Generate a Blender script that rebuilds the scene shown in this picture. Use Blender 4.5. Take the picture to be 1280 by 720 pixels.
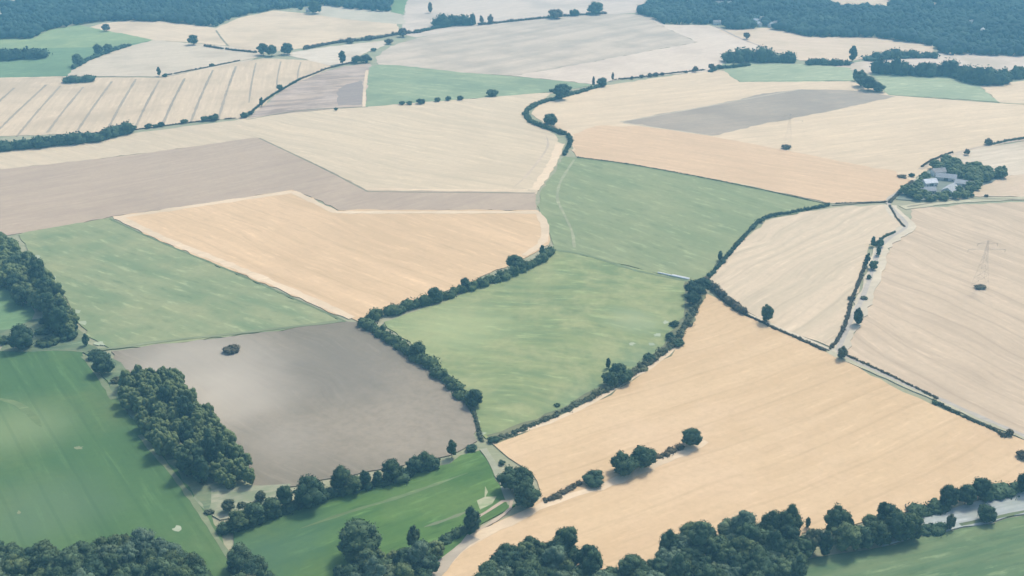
import bpy, math, random
import numpy as np
from mathutils import Vector, Matrix
from mathutils.geometry import delaunay_2d_cdt
R = math.radians
for o in list(bpy.data.objects): bpy.data.objects.remove(o)
S = bpy.context.scene
# ------------------------------------------------------------------ camera
PITCH = R(23.44); F = 1372.0; H0 = 350.0
cam = bpy.data.cameras.new('camera'); co = bpy.data.objects.new('camera', cam); S.collection.objects.link(co)
cam.sensor_width = 36; cam.lens = 36*F/1280; cam.clip_start = 1; cam.clip_end = 30000
co.location = (0, 0, H0); co.rotation_euler = (R(90)-PITCH, 0, 0); S.camera = co
# ------------------------------------------------------------------ light
SUN_EL, SUN_AZ = R(52), R(35)          # azimuth from +Y (view direction) towards +X
w = bpy.data.worlds.new('World'); S.world = w; w.use_nodes = True
nt = w.node_tree; bg = nt.nodes['Background']
sky = nt.nodes.new('ShaderNodeTexSky'); sky.sky_type = 'NISHITA'; sky.sun_disc = False
sky.sun_elevation = SUN_EL; sky.sun_rotation = SUN_AZ; sky.air_density = 1.0; sky.dust_density = 4.0; sky.ozone_density = 1.0
nt.links.new(sky.outputs[0], bg.inputs[0]); bg.inputs[1].default_value = 0.15
sl = bpy.data.lights.new('sun', 'SUN'); sl.energy = 2.6; sl.angle = R(9); sl.color = (1, .91, .78)
so = bpy.data.objects.new('sun', sl); S.collection.objects.link(so)
d = Vector((math.sin(SUN_AZ)*math.cos(SUN_EL), math.cos(SUN_AZ)*math.cos(SUN_EL), math.sin(SUN_EL)))
so.rotation_euler = d.to_track_quat('Z', 'Y').to_euler(); so.location = (0, 0, 600)
S.view_settings.view_transform = 'Standard'; S.view_settings.look = 'None'
S.view_settings.exposure = 0.36; S.view_settings.gamma = 1.0
S.render.engine = 'CYCLES'
S.cycles.volume_bounces = 1; S.cycles.max_bounces = 6

# ------------------------------------------------------------------ ground shape and pixel -> ground
def gh(x, y):
    x = np.asarray(x, float); y = np.asarray(y, float)
    h = 3.5*np.sin(x/128+.5)*np.cos(y/170+.8) + 3*np.sin((x*.7+y)/235+1.9) + 2*np.sin((x-y*.6)/150)
    r = np.hypot(x, y-1200)
    return h*np.clip((3200-r)/900, 0, 1)
def unp(px, py):
    px = np.asarray(px, float); py = np.asarray(py, float)
    u = (px-640)/F; v = (360-py)/F
    dx = u; dy = math.cos(PITCH)+v*math.sin(PITCH); dz = -math.sin(PITCH)+v*math.cos(PITCH)
    t = -H0/dz
    for _ in range(12): t = (gh(dx*t, dy*t)-H0)/dz
    return dx*t, dy*t, t                     # t = depth along the optical axis
def G(px, py):
    x, y, t = unp(px, py); return float(x), float(y)
def mpp(px, py): return float(unp(px, py)[2])/F   # metres per photo pixel there
def gang(a, b):
    x0, y0 = G(*a); x1, y1 = G(*b); return math.atan2(y1-y0, x1-x0)

# ------------------------------------------------------------------ materials
def new_mat(name):
    m = bpy.data.materials.new(name); m.use_nodes = True
    n = m.node_tree; b = n.nodes['Principled BSDF']; b.inputs['Roughness'].default_value = .95
    b.inputs['Specular IOR Level'].default_value = .12
    return m, n, b
def N(n, t, **k):
    q = n.nodes.new(t)
    for a, v in k.items(): setattr(q, a, v)
    return q
def mixc(n, fac, a, b):
    q = N(n, 'ShaderNodeMix', data_type='RGBA')
    for s, v in ((q.inputs[0], fac), (q.inputs[6], a), (q.inputs[7], b)):
        if hasattr(v, 'links') or isinstance(v, bpy.types.NodeSocket): n.links.new(v, s)
        else: s.default_value = v if isinstance(v, (int, float)) else (*v, 1)
    return q.outputs[2]
def ramp(n, fac, lo, hi, a=0., b=1.):
    q = N(n, 'ShaderNodeMapRange'); n.links.new(fac, q.inputs[0])
    q.inputs[1].default_value = lo; q.inputs[2].default_value = hi; q.inputs[3].default_value = a; q.inputs[4].default_value = b
    q.interpolation_type = 'SMOOTHSTEP'
    return q.outputs[0]
def field_mat(name, base, alt, ang=0., streak=.5, across=9., along=260., patch=90., patch_amt=.6, fine=.35, seed=0., line=0., lspace=24., patch_col=None, warp=0., fl=(34., 4.5), fleck=.5, spots=()):
    """soil / crop: streaks along the working direction, broad patches, fine mottle; world metres"""
    alt = tuple(max(.02, p+(q-p)*1.55) for p, q in zip(base, alt))
    m, n, b = new_mat(name)
    tc = N(n, 'ShaderNodeTexCoord')
    mp = N(n, 'ShaderNodeMapping'); mp.inputs['Location'].default_value = (seed*31.7, seed*17.3, seed*5.1)
    n.links.new(tc.outputs['Object'], mp.inputs[0])
    src = mp.outputs[0]
    if warp:
        wn = N(n, 'ShaderNodeTexNoise'); wn.inputs['Scale'].default_value = 1/150; n.links.new(src, wn.inputs[0])
        vm = N(n, 'ShaderNodeVectorMath', operation='MULTIPLY_ADD'); n.links.new(wn.outputs['Color'], vm.inputs[0])
        vm.inputs[1].default_value = (warp, warp, 0); n.links.new(src, vm.inputs[2]); src = vm.outputs[0]
    rot = N(n, 'ShaderNodeVectorRotate', rotation_type='Z_AXIS'); n.links.new(src, rot.inputs[0]); rot.inputs['Angle'].default_value = -ang
    sc = N(n, 'ShaderNodeVectorMath', operation='MULTIPLY'); n.links.new(rot.outputs[0], sc.inputs[0]); sc.inputs[1].default_value = (1/along, 1/across, 0)
    ns = N(n, 'ShaderNodeTexNoise'); n.links.new(sc.outputs[0], ns.inputs[0]); ns.inputs['Scale'].default_value = 1; ns.inputs['Detail'].default_value = 4
    pn = N(n, 'ShaderNodeTexNoise'); n.links.new(src, pn.inputs[0]); pn.inputs['Scale'].default_value = 1/patch; pn.inputs['Detail'].default_value = 5; pn.inputs['Roughness'].default_value = .62
    fn = N(n, 'ShaderNodeTexNoise'); n.links.new(src, fn.inputs[0]); fn.inputs['Scale'].default_value = .22; fn.inputs['Detail'].default_value = 6; fn.inputs['Roughness'].default_value = .7
    s2 = N(n, 'ShaderNodeVectorMath', operation='MULTIPLY'); n.links.new(rot.outputs[0], s2.inputs[0]); s2.inputs[1].default_value = (1/fl[0], 1/fl[1], 0)
    n2 = N(n, 'ShaderNodeTexNoise'); n.links.new(s2.outputs[0], n2.inputs[0]); n2.inputs['Scale'].default_value = 1; n2.inputs['Detail'].default_value = 5; n2.inputs['Roughness'].default_value = .6; n2.inputs['Distortion'].default_value = .15
    c = mixc(n, ramp(n, ns.outputs[0], .35, .65, 0, streak), base, alt)
    c = mixc(n, ramp(n, n2.outputs[0], .53, .72, 0, fleck), c, tuple(min(.8, v*(1.42 if base[1] > base[0] else 1.25)+.015) for v in base))
    c = mixc(n, ramp(n, n2.outputs[0], .46, .30, 0, fleck*.8), c, tuple(v*.78 for v in alt))
    c = mixc(n, ramp(n, pn.outputs[0], .42, .68, 0, patch_amt), c, patch_col or tuple(v*.82 for v in alt))
    c = mixc(n, ramp(n, fn.outputs[0], .35, .75, 0, fine), c, tuple(v*.72 for v in base))
    for (sx, sy, sr, sc_, sa) in spots:          # broad soil or sward differences with a ragged rim
        gx, gy = G(sx, sy)
        dn = N(n, 'ShaderNodeVectorMath', operation='DISTANCE'); n.links.new(tc.outputs['Object'], dn.inputs[0]); dn.inputs[1].default_value = (gx, gy, 0)
        ma = N(n, 'ShaderNodeMath', operation='MULTIPLY_ADD'); n.links.new(pn.outputs[0], ma.inputs[0]); ma.inputs[1].default_value = sr*2.2; n.links.new(dn.outputs['Value'], ma.inputs[2])
        c = mixc(n, ramp(n, ma.outputs[0], sr*2.4, sr*1.2, 0, sa), c, sc_)
    if line:
        sp = N(n, 'ShaderNodeSeparateXYZ'); n.links.new(rot.outputs[0], sp.inputs[0])
        mo = N(n, 'ShaderNodeMath', operation='PINGPONG'); n.links.new(sp.outputs[1], mo.inputs[0]); mo.inputs[1].default_value = lspace/2
        c = mixc(n, ramp(n, mo.outputs[0], .5, 1.4, line, 0), c, tuple(v*.6 for v in alt))
    n.links.new(c, b.inputs['Base Color'])
    bp = N(n, 'ShaderNodeBump'); bp.inputs['Strength'].default_value = .25; bp.inputs['Distance'].default_value = .6
    n.links.new(fn.outputs[0], bp.inputs['Height']); n.links.new(bp.outputs[0], b.inputs['Normal'])
    return m
def leaf_mat(name, dark, light, objvar=.5, nsc=.3):
    m, n, b = new_mat(name)
    at = N(n, 'ShaderNodeAttribute', attribute_name='tone'); oi = N(n, 'ShaderNodeObjectInfo')
    tc = N(n, 'ShaderNodeNewGeometry')
    ns = N(n, 'ShaderNodeTexNoise'); n.links.new(tc.outputs['Position'], ns.inputs[0]); ns.inputs['Scale'].default_value = nsc; ns.inputs['Detail'].default_value = 3
    a = N(n, 'ShaderNodeMath', operation='MULTIPLY_ADD'); n.links.new(oi.outputs['Random'], a.inputs[0]); a.inputs[1].default_value = objvar
    h = N(n, 'ShaderNodeMath', operation='MULTIPLY'); n.links.new(at.outputs['Fac'], h.inputs[0]); h.inputs[1].default_value = .45
    n.links.new(h.outputs[0], a.inputs[2])
    a2 = N(n, 'ShaderNodeMath', operation='MULTIPLY_ADD'); n.links.new(ns.outputs[0], a2.inputs[0]); a2.inputs[1].default_value = 1.3; a2.inputs[2].default_value = -.6
    ad = N(n, 'ShaderNodeMath', operation='ADD', use_clamp=True); n.links.new(a.outputs[0], ad.inputs[0]); n.links.new(a2.outputs[0], ad.inputs[1])
    hv = N(n, 'ShaderNodeMath', operation='MULTIPLY_ADD'); n.links.new(oi.outputs['Random'], hv.inputs[0]); hv.inputs[1].default_value = 17.3; hv.inputs[2].default_value = 0
    hf = N(n, 'ShaderNodeMath', operation='FRACT'); n.links.new(hv.outputs[0], hf.inputs[0])
    c = mixc(n, ad.outputs[0], dark, light)
    olive = N(n, 'ShaderNodeMix', data_type='RGBA', blend_type='MULTIPLY'); n.links.new(ramp(n, hf.outputs[0], .45, 1, 0, .85), olive.inputs[0]); n.links.new(c, olive.inputs[6]); olive.inputs[7].default_value = (1.22, 1.06, .85, 1)
    n.links.new(olive.outputs[2], b.inputs['Base Color'])
    b.inputs['Roughness'].default_value = .85
    return m
def plain(name, col, rough=.8, var=.25, scale=.8, metal=0.):
    m, n, b = new_mat(name)
    tc = N(n, 'ShaderNodeTexCoord'); ns = N(n, 'ShaderNodeTexNoise'); n.links.new(tc.outputs['Object'], ns.inputs[0])
    ns.inputs['Scale'].default_value = scale; ns.inputs['Detail'].default_value = 4
    n.links.new(mixc(n, ramp(n, ns.outputs[0], .3, .7, 0, 1), col, tuple(v*(1-var) for v in col)), b.inputs['Base Color'])
    b.inputs['Roughness'].default_value = rough; b.inputs['Metallic'].default_value = metal
    return m
LEAF = leaf_mat('broadleaf', (.020, .050, .028), (.115, .17, .085))
LEAF_LT = leaf_mat('light_leaf', (.05, .095, .065), (.15, .21, .13), .4)
LEAF_DK = leaf_mat('dark_leaf', (.018, .046, .032), (.075, .125, .062), .5)
SCRUB = leaf_mat('scrub_leaf', (.05, .075, .045), (.13, .15, .09), .4)
BROWN = leaf_mat('dry_scrub', (.06, .06, .04), (.14, .13, .085), .3)
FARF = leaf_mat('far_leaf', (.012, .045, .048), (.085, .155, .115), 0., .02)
BARK = plain('bark', (.09, .07, .05), .9)

# ------------------------------------------------------------------ helpers
def link(o): S.collection.objects.link(o); return o
def tag(o, label=None, cat=None, group=None, kind=None):
    if label: o['label'] = label
    if cat: o['category'] = cat
    if group: o['group'] = group
    if kind: o['kind'] = kind
    return o
def raw_mesh(name, V, Fc, mats, midx=None, tone=None, smooth=False):
    """V (n,3) float, Fc list of arrays [(k,3) tris, (k,4) quads]"""
    me = bpy.data.meshes.new(name)
    V = np.ascontiguousarray(V, dtype=np.float32)
    loops = np.concatenate([f.ravel() for f in Fc]).astype(np.int32)
    tot = np.concatenate([np.full(len(f), f.shape[1]) for f in Fc]).astype(np.int32)
    st = np.concatenate([[0], np.cumsum(tot)[:-1]]).astype(np.int32)
    me.vertices.add(len(V)); me.vertices.foreach_set('co', V.ravel())
    me.loops.add(len(loops)); me.loops.foreach_set('vertex_index', loops)
    me.polygons.add(len(tot)); me.polygons.foreach_set('loop_start', st); me.polygons.foreach_set('loop_total', tot)
    for m in mats: me.materials.append(m)
    if midx is not None: me.polygons.foreach_set('material_index', midx.astype(np.int32))
    if smooth: me.polygons.foreach_set('use_smooth', np.ones(len(tot), bool))
    me.update(calc_edges=True)
    if tone is not None:
        a = me.attributes.new('tone', 'FLOAT', 'FACE'); a.data.foreach_set('value', tone.astype(np.float32))
    me.validate(); return me
def inpoly(x, y, P):
    P = np.asarray(P); c = np.zeros(np.shape(x), bool); j = len(P)-1
    for i in range(len(P)):
        xi, yi = P[i]; xj, yj = P[j]
        with np.errstate(divide='ignore', invalid='ignore'):
            k = ((yi > y) != (yj > y)) & (x < (xj-xi)*(y-yi)/((yj-yi) if yj != yi else 1e-9)+xi)
        c ^= k; j = i
    return c
def smooth_line(pts, step):
    P = np.array(pts, float)
    if len(P) > 2:
        Q = [P[0]]
        for i in range(len(P)-1):
            p0 = P[max(i-1, 0)]; p1 = P[i]; p2 = P[i+1]; p3 = P[min(i+2, len(P)-1)]
            for t in np.linspace(0, 1, 9)[1:]:
                Q.append(.5*((2*p1)+(-p0+p2)*t+(2*p0-5*p1+4*p2-p3)*t*t+(-p0+3*p1-3*p2+p3)*t**3))
        P = np.array(Q)
    s = np.concatenate([[0], np.cumsum(np.hypot(*np.diff(P, axis=0).T))])
    n = max(2, int(s[-1]/step)+1); q = np.linspace(0, s[-1], n)
    return np.c_[np.interp(q, s, P[:, 0]), np.interp(q, s, P[:, 1])], s[-1]
SHEETS = []       # (polygon metres, layer)
STEP = .03
def seg_x(A, B):
    a = np.asarray(A); b = np.asarray(B)
    p = a[:, None]; p2 = np.roll(a, -1, 0)[:, None]; q = b[None]; q2 = np.roll(b, -1, 0)[None]
    def cr(o, u, v): return (u[..., 0]-o[..., 0])*(v[..., 1]-o[..., 1])-(u[..., 1]-o[..., 1])*(v[..., 0]-o[..., 0])
    return bool(((cr(p, p2, q)*cr(p, p2, q2) < 0) & (cr(q, q2, p)*cr(q, q2, p2) < 0)).any())
def layer_for(P):
    P = np.asarray(P); L = 0
    lo, hi = P.min(0), P.max(0)
    for Q, l in SHEETS:
        if (Q.min(0) > hi).any() or (Q.max(0) < lo).any(): continue
        if l < L: continue
        if seg_x(P, Q) or inpoly(P[:, 0], P[:, 1], Q).any() or inpoly(Q[:, 0], Q[:, 1], P).any(): L = l+1
    SHEETS.append((P, L)); return L
rs = np.random.RandomState(7)
def sheet(name, P, mat, label, cat, rough=0.):
    """one draped field or surface from its outline in metres"""
    P = np.asarray(P, float)
    E = []                                         # densify outline
    for i in range(len(P)):
        a, b = P[i], P[(i+1) % len(P)]; n = max(1, int(np.hypot(*(b-a))/9))
        for k in range(n): E.append(a+(b-a)*k/n)
    E = np.array(E)
    if rough: E = E+rs.normal(0, rough, E.shape)
    z = .05+STEP*layer_for(E)
    lo, hi = E.min(0), E.max(0); g = 12.
    X, Y = np.meshgrid(np.arange(lo[0]+g/2, hi[0], g), np.arange(lo[1]+g/2, hi[1], g)); X = X.ravel(); Y = Y.ravel()
    k = inpoly(X, Y, E); pts = [Vector(p) for p in E]+[Vector((a, b)) for a, b in zip(X[k], Y[k])]
    n = len(E)
    r = delaunay_2d_cdt(pts, [(i, (i+1) % n) for i in range(n)], [list(range(n))], 1, 1e-4)
    V = np.array([(v.x, v.y) for v in r[0]]); T = np.array([t for t in r[2] if len(t) == 3])
    c = V[T].mean(1); T = T[inpoly(c[:, 0], c[:, 1], E)]
    a = V[T]; ar = (a[:, 1, 0]-a[:, 0, 0])*(a[:, 2, 1]-a[:, 0, 1])-(a[:, 1, 1]-a[:, 0, 1])*(a[:, 2, 0]-a[:, 0, 0])
    T[ar < 0] = T[ar < 0][:, ::-1]
    ed = np.concatenate([T[:, [0, 1]], T[:, [1, 2]], T[:, [2, 0]]]); key = {tuple(e) for e in ed.tolist()}
    bd = np.array([e for e in key if (e[1], e[0]) not in key]); nv = len(V); m = len(bd)
    zz = gh(V[:, 0], V[:, 1])+z; W3 = np.c_[V, zz]
    sk = np.concatenate([W3[bd[:, 0]], W3[bd[:, 1]], W3[bd[:, 1]]-[0, 0, z+.1], W3[bd[:, 0]]-[0, 0, z+.1]]); q = np.arange(m)
    me = raw_mesh(name, np.r_[W3, sk], [T, np.c_[q, q+3*m, q+2*m, q+m]+nv], [mat], smooth=True)
    return tag(link(bpy.data.objects.new(name, me)), label, cat, kind='structure')
def field(name, px, mat, label, rough=1.15, cat='field'):
    x, y, _ = unp([p[0] for p in px], [p[1] for p in px])
    return sheet(name, np.c_[x, y], mat, label, cat, rough)
def offs(L, wd):
    L = np.asarray(L); t = np.gradient(L, axis=0); t /= np.hypot(t[:, 0], t[:, 1])[:, None]+1e-9
    nn = np.c_[-t[:, 1], t[:, 0]]; wd = np.asarray(wd)[..., None] if np.ndim(wd) else wd
    return L+nn*wd/2, L-nn*wd/2
def ribbon(name, px, width, mat, label, cat='track', jit=.3):
    g = [G(*p) for p in px]; L, s = smooth_line(g, 7)
    wv = width*(1+rs.uniform(-jit, jit, len(L)))
    if (name == 'wheel_track' and 'parallel' not in label) or 'streak' in label or 'swath' in label:
        q = np.arange(len(L))*s/max(1, len(L)-1); wv = wv*np.clip(np.minimum(q, s-q)/(s*.18), .12, 1)
    a, b = offs(L, wv); return sheet(name, np.r_[a, b[::-1]], mat, label, cat)

# ------------------------------------------------------------------ base terrain
xs = np.r_[-7000, -5000, -3500, -2600, np.arange(-1800, 1801, 14), 2600, 3500, 5000, 7000]
ys = np.r_[-3000, -1500, -500, 0, np.arange(150, 3301, 14), 4000, 5000, 7000]
X, Y = np.meshgrid(xs, ys); nx = len(xs)
i = (np.arange(len(ys)-1)[:, None]*nx+np.arange(nx-1)[None]).ravel()
V = np.c_[X.ravel(), Y.ravel(), gh(X.ravel(), Y.ravel())-.06]
M_BASE = field_mat('rough_grass', (.30, .30, .19), (.22, .25, .15), 0, .5, 14, 60, 70, .6, .4, patch_col=(.38, .34, .24))
tag(link(bpy.data.objects.new('ground', raw_mesh('ground', V, [np.c_[i, i+1, i+nx+1, i+nx]], [M_BASE], smooth=True))),
    'rough grassy verges and margins between the fields', 'ground', kind='structure')

# ------------------------------------------------------------------ fields
PALE, PALE2 = (.56, .47, .355), (.50, .42, .315)
CREAM, CREAM2 = (.62, .49, .34), (.54, .43, .30)
ORANGE, ORANGE2 = (.59, .43, .27), (.52, .38, .235)
GREY, GREY2 = (.37, .325, .275), (.32, .28, .235)
GR, GR2 = (.165, .26, .125), (.12, .215, .105)
GAIN = dict(m_gl=(.64,.70,.58), m_gk=(.55,.66,.47), m_gup=(.81,.84,.77), m_glow=(.80,.83,.74), m_plough=(.82,.785,.73), m_eastgrey=(1.0,.97,.90), m_big=(.935,.92,.89), m_greenl=(.94,.91,.87),
            m_orange=(1.07,1.05,1.04), m_westgrey=(.91,.87,.87), m_stripes=(1.06,1.0,.93), m_right=(.95,.92,.92), m_eastor=(.95,.915,.84), m_gn=(.60,.68,.66), m_farg3=(1.12,1.02,1.02))
def fm(k, name, a=None, b=None, **q):
    if k == 'green': q.setdefault('fl', (24., 6.)); q.setdefault('fleck', .8)
    if k == 'grey': q.setdefault('fleck', .4)
    P = dict(pale=(PALE, PALE2), cream=(CREAM, CREAM2), orange=(ORANGE, ORANGE2), grey=(GREY, GREY2), green=(GR, GR2))[k]
    ang = gang(a, b) if a else q.pop('ang', .4)
    base = q.pop('base', P[0]); alt = q.pop('alt', P[1])
    gn = GAIN.get(name)
    if gn:
        mul = lambda c: tuple(u*v for u, v in zip(c, gn)); base, alt = mul(base), mul(alt)
        if q.get('patch_col'): q['patch_col'] = mul(q['patch_col'])
    if k == 'green':
        wm = lambda c: (c[0]*1.11, c[1]*1.0, c[2]*.90)
        base, alt = wm(base), wm(alt)
        if q.get('patch_col'): q['patch_col'] = wm(q['patch_col'])
    else: base = (base[0], base[1]*1.005, base[2]*.965); alt = (alt[0], alt[1]*1.005, alt[2]*.965)
    return field_mat(name, base, alt, ang, seed=rs.randint(1, 99), **q)

# far rows
field('stubble_field', [(500,42),(506,15),(500,-8),(700,-14),(840,-14),(815,8),(795,16),(755,19),(640,29),(560,40),(520,47)],
      fm('pale','m_far_grey',(540,30),(700,6),base=(.57,.475,.385),alt=(.49,.42,.35)), 'pale grey stubble field at the top centre beyond the hedge with a tree clump')
field('stubble_field', [(400,24),(385,12),(405,6),(500,15),(508,30),(500,30)],
      fm('pale','m_far_pale',base=(.50,.44,.34),alt=(.46,.42,.32)), 'narrow pale field directly below the far left forest edge')
field('pasture', [(488,15),(494,-8),(512,-8),(504,18)], fm('green','m_far_green0'), 'tiny green paddock at the right end of the far left forest')
field('wheat_field', [(268,36),(300,22),(342,13),(385,17),(440,25),(496,30),(500,40),(440,48),(380,60),(325,67),(285,57)],
      fm('cream','m_cream1',(285,50),(480,38),streak=.4), 'cream wheat field under the far left forest with a hedge below it')
field('wheat_field', [(104,36),(130,29),(160,26),(205,27),(268,35),(284,57),(245,54),(190,50),(150,43)],
      fm('cream','m_cream2',(110,35),(270,50),streak=.4), 'small cream field between the far left forest and the green pasture tip')
field('pasture', [(-40,48),(42,48),(60,38),(98,31),(130,38),(192,50),(130,60),(60,61),(-40,62)],
      fm('green','m_farg1',base=(.24,.33,.17),alt=(.20,.30,.16),streak=.5,along=120,across=30), 'light green pasture below the far left forest')
field('pasture', [(-40,61),(60,60),(130,59),(160,56),(192,50),(150,62),(118,74),(92,84),(85,95),(-40,99)],
      fm('green','m_farg2',base=(.15,.25,.14),alt=(.13,.23,.13)), 'mid green pasture around the dark copse at the far left')
field('stubble_field', [(192,50),(245,55),(288,58),(330,68),(312,76),(262,86),(205,96),(110,95),(85,95),(95,83),(125,68)],
      fm('pale','m_pale1',(100,90),(300,75),streak=.45), 'pale stubble field with a tree at its upper right corner, left of the twin trees')
stripes = field('striped_stubble_field', [(-40,98),(85,97),(205,97),(330,73),(395,76),(416,84),(386,98),(355,109),(330,131),(308,148),(250,151),(165,163),(-40,172)],
      fm('pale','m_stripes',(172,152),(199,101),streak=.6,across=6,along=200), 'pale stubble field crossed by dark parallel lines')
field('stubble_field', [(350,68),(400,60),(486,50),(478,58),(455,67),(438,78),(412,82),(380,74)],
      fm('pale','m_pale2',base=(.60,.52,.42),streak=.2), 'narrow whitish stubble field below the hedge and above the square bush clump')
field('fallow_field', [(308,149),(330,132),(357,110),(400,92),(430,83),(464,79),(458,134),(395,138)],
      fm('pale','m_pinkish',(330,140),(440,130),base=(.45,.355,.28),alt=(.32,.25,.20),streak=1.,fleck=.9,across=24,along=110,patch=50,patch_amt=.5,patch_col=(.52,.43,.36)),
      'mottled pinkish brown fallow field left of the far green field')
field('fallow_patch', [(422,112),(432,106),(453,101),(453,131),(422,132)], fm('grey','m_pinkpatch',base=(.27,.225,.20),alt=(.31,.26,.22),patch_amt=.3), 'purplish grey corner patch of the mottled fallow field', cat='ground')
field('pasture', [(461,85),(472,81),(500,82),(545,86),(580,91),(645,96),(700,101),(742,106),(718,111),(672,117),(560,126),(457,134)],
      fm('green','m_farg3',(470,90),(700,110),base=(.22,.315,.20),alt=(.17,.27,.175),across=20), 'blue green pasture at upper centre with small bushes along its lower edge')
field('fallow_field', [(472,81),(470,72),(488,58),(520,48),(560,40),(640,28),(745,18),(806,18),(822,30),(872,53),(760,74),(640,95),(580,91),(500,82)],
      fm('grey','m_greyfar',(500,75),(760,30),base=(.53,.44,.345),alt=(.43,.365,.29),streak=.7,across=26,along=300), 'large pale grey fallow field at upper centre below the far hedge')
field('stubble_field', [(806,18),(818,22),(830,31),(888,32),(915,42),(962,61),(930,70),(905,80),(895,89),(830,94),(765,101),(742,106),(700,101),(640,95),(760,74),(872,53),(822,30)],
      fm('pale','m_pale3',(650,97),(880,55),base=(.60,.50,.40),alt=(.56,.46,.37),streak=.3), 'whitish stubble field curving round the tip of the large grey field')
field('wheat_field', [(898,38),(935,36),(962,35),(1010,46),(1090,47),(1168,53),(1165,66),(1100,72),(1060,76),(1000,76),(962,62),(925,50)],
      fm('cream','m_cream3',(960,50),(1150,58),base=(.60,.47,.35)), 'pinkish cream field with one small round tree, below the far right forest')
field('stubble_field', [(1040,84),(1070,78),(1110,72),(1172,66),(1290,68),(1290,90),(1180,92),(1095,94),(1066,88)],
      fm('pale','m_pale4',base=(.58,.48,.40),streak=.2), 'thin whitish strip of field between the far right hedge and tree belt')
# east wheat
field('wheat_field', [(664,143),(672,131),(700,122),(735,112),(752,108),(830,96),(895,88),(908,89),(925,103),(1065,102),(1112,118),(1130,120),(1290,132),(1290,172),(1212,190),(1178,207),(1150,220),(1135,235),(1112,252),(1040,254),(930,232),(720,197),(714,180),(708,168),(690,160)],
      fm('cream','m_east',(800,190),(1150,150),streak=.5,across=12,patch=160,patch_amt=.35), 'broad cream wheat field right of the winding hedge')
field('ploughed_field', [(775,153),(830,142),(880,134),(955,117),(1000,112),(1060,113),(1120,121),(1040,139),(960,154),(890,170)],
      fm('grey','m_eastgrey',(800,152),(1090,118),base=(.36,.305,.255),alt=(.32,.28,.24),streak=.5), 'grey ploughed wedge inside the cream wheat field at upper right')
field('wheat_field', [(716,168),(745,158),(800,158),(890,171),(960,184),(1060,204),(1118,214),(1137,226),(1128,238),(1112,252),(1035,254),(930,231),(720,196)],
      fm('orange','m_eastor',(725,175),(1110,235),base=(.61,.455,.32),alt=(.56,.42,.295),streak=.5,patch=120,patch_amt=.3), 'peach coloured wheat strip directly above the central green pasture')
field('pasture', [(900,80),(960,79),(1000,80),(1062,85),(1068,102),(925,103),(912,95)],
      fm('green','m_farg4',base=(.30,.37,.25),alt=(.25,.33,.22)), 'pale green pasture left of the triangular tree clump at upper right')
field('pasture', [(1090,92),(1140,94),(1195,96),(1225,108),(1250,128),(1180,123),(1110,119)],
      fm('green','m_farg5',base=(.30,.37,.25),alt=(.25,.33,.22)), 'pale green pasture right of the triangular tree clump, under the tree belt')
field('wheat_field', [(1225,108),(1290,100),(1290,132),(1250,129)], fm('cream','m_cream4'), 'small cream field at the right edge under the tree belt')
field('stubble_field', [(1192,193),(1230,184),(1290,176),(1290,216),(1255,222),(1225,214),(1200,205)],
      fm('pale','m_pale5',base=(.58,.49,.38)), 'whitish stubble field behind the farmstead at the right edge')
field('wheat_field', [(1212,246),(1225,234),(1255,222),(1290,216),(1290,246),(1250,246)],
      fm('cream','m_cream5',base=(.57,.44,.33)), 'small cream field in front of the farmstead at the right edge')
# centre and left
field('stubble_field', [(-40,216),(-40,192),(0,188),(165,167),(250,156),(320,147),(395,139),(457,134),(560,126),(672,117),(690,116),(672,131),(656,143),(662,154),(690,166),(703,180),(700,192),(670,243),(460,240),(325,173),(180,192)],
      fm('pale','m_west',(340,165),(640,225),streak=.75,across=13,along=380,patch=150,patch_amt=.3,base=(.585,.475,.335),alt=(.53,.435,.31),line=.12,lspace=30,warp=30), 'large pale cream stubble field across the left and centre')
field('fallow_field', [(-40,216),(180,192),(322,172),(400,208),(460,238),(668,241),(672,263),(425,264),(400,252),(366,238),(140,271),(22,293),(-40,300)],
      fm('grey','m_westgrey',(0,250),(320,190),streak=.6,across=12,patch=130,patch_amt=.4,base=(.47,.385,.285),alt=(.43,.35,.265)), 'L shaped grey brown fallow field left of centre')
field('wheat_field', [(140,271),(366,238),(420,263),(672,263),(684,280),(684,305),(660,322),(600,347),(540,371),(475,392),(445,402),(400,386),(290,338),(200,302)],
      fm('orange','m_orange',(200,290),(440,395),streak=.7,across=16,along=300,patch=140,patch_amt=.3,line=.12,lspace=28,warp=25), 'golden orange wheat field left of centre with a pale headland')
field('pasture', [(22,294),(70,284),(135,273),(200,303),(290,340),(430,403),(300,420),(142,438),(110,420),(85,380),(50,330)],
      fm('green','m_greenl',(60,320),(350,420),streak=.8,across=22,along=160,patch=60,patch_amt=.6,base=(.235,.305,.185),alt=(.175,.26,.155),patch_col=(.29,.34,.205)), 'green pasture at left between the grey field and the dark ploughed field')
field('ploughed_field', [(140,438),(300,420),(430,402),(452,405),(485,425),(530,452),(570,486),(588,515),(600,556),(560,568),(480,585),(370,608),(322,612),(300,560),(240,500),(190,462),(150,470)],
      fm('grey','m_plough',(330,410),(590,540),spots=[(250,455,55,(.42,.38,.31),.6),(300,500,40,(.48,.43,.35),.55),(350,550,35,(.33,.30,.25),.35),(430,470,60,(.20,.185,.155),.4)],streak=.6,across=20,along=160,patch=190,patch_amt=.95,fine=.4,fleck=.5,fl=(45.,3.5),base=(.265,.24,.195),alt=(.22,.205,.17),patch_col=(.36,.325,.265),warp=60), 'dark grey ploughed field at lower left of centre with one small bush')
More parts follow.
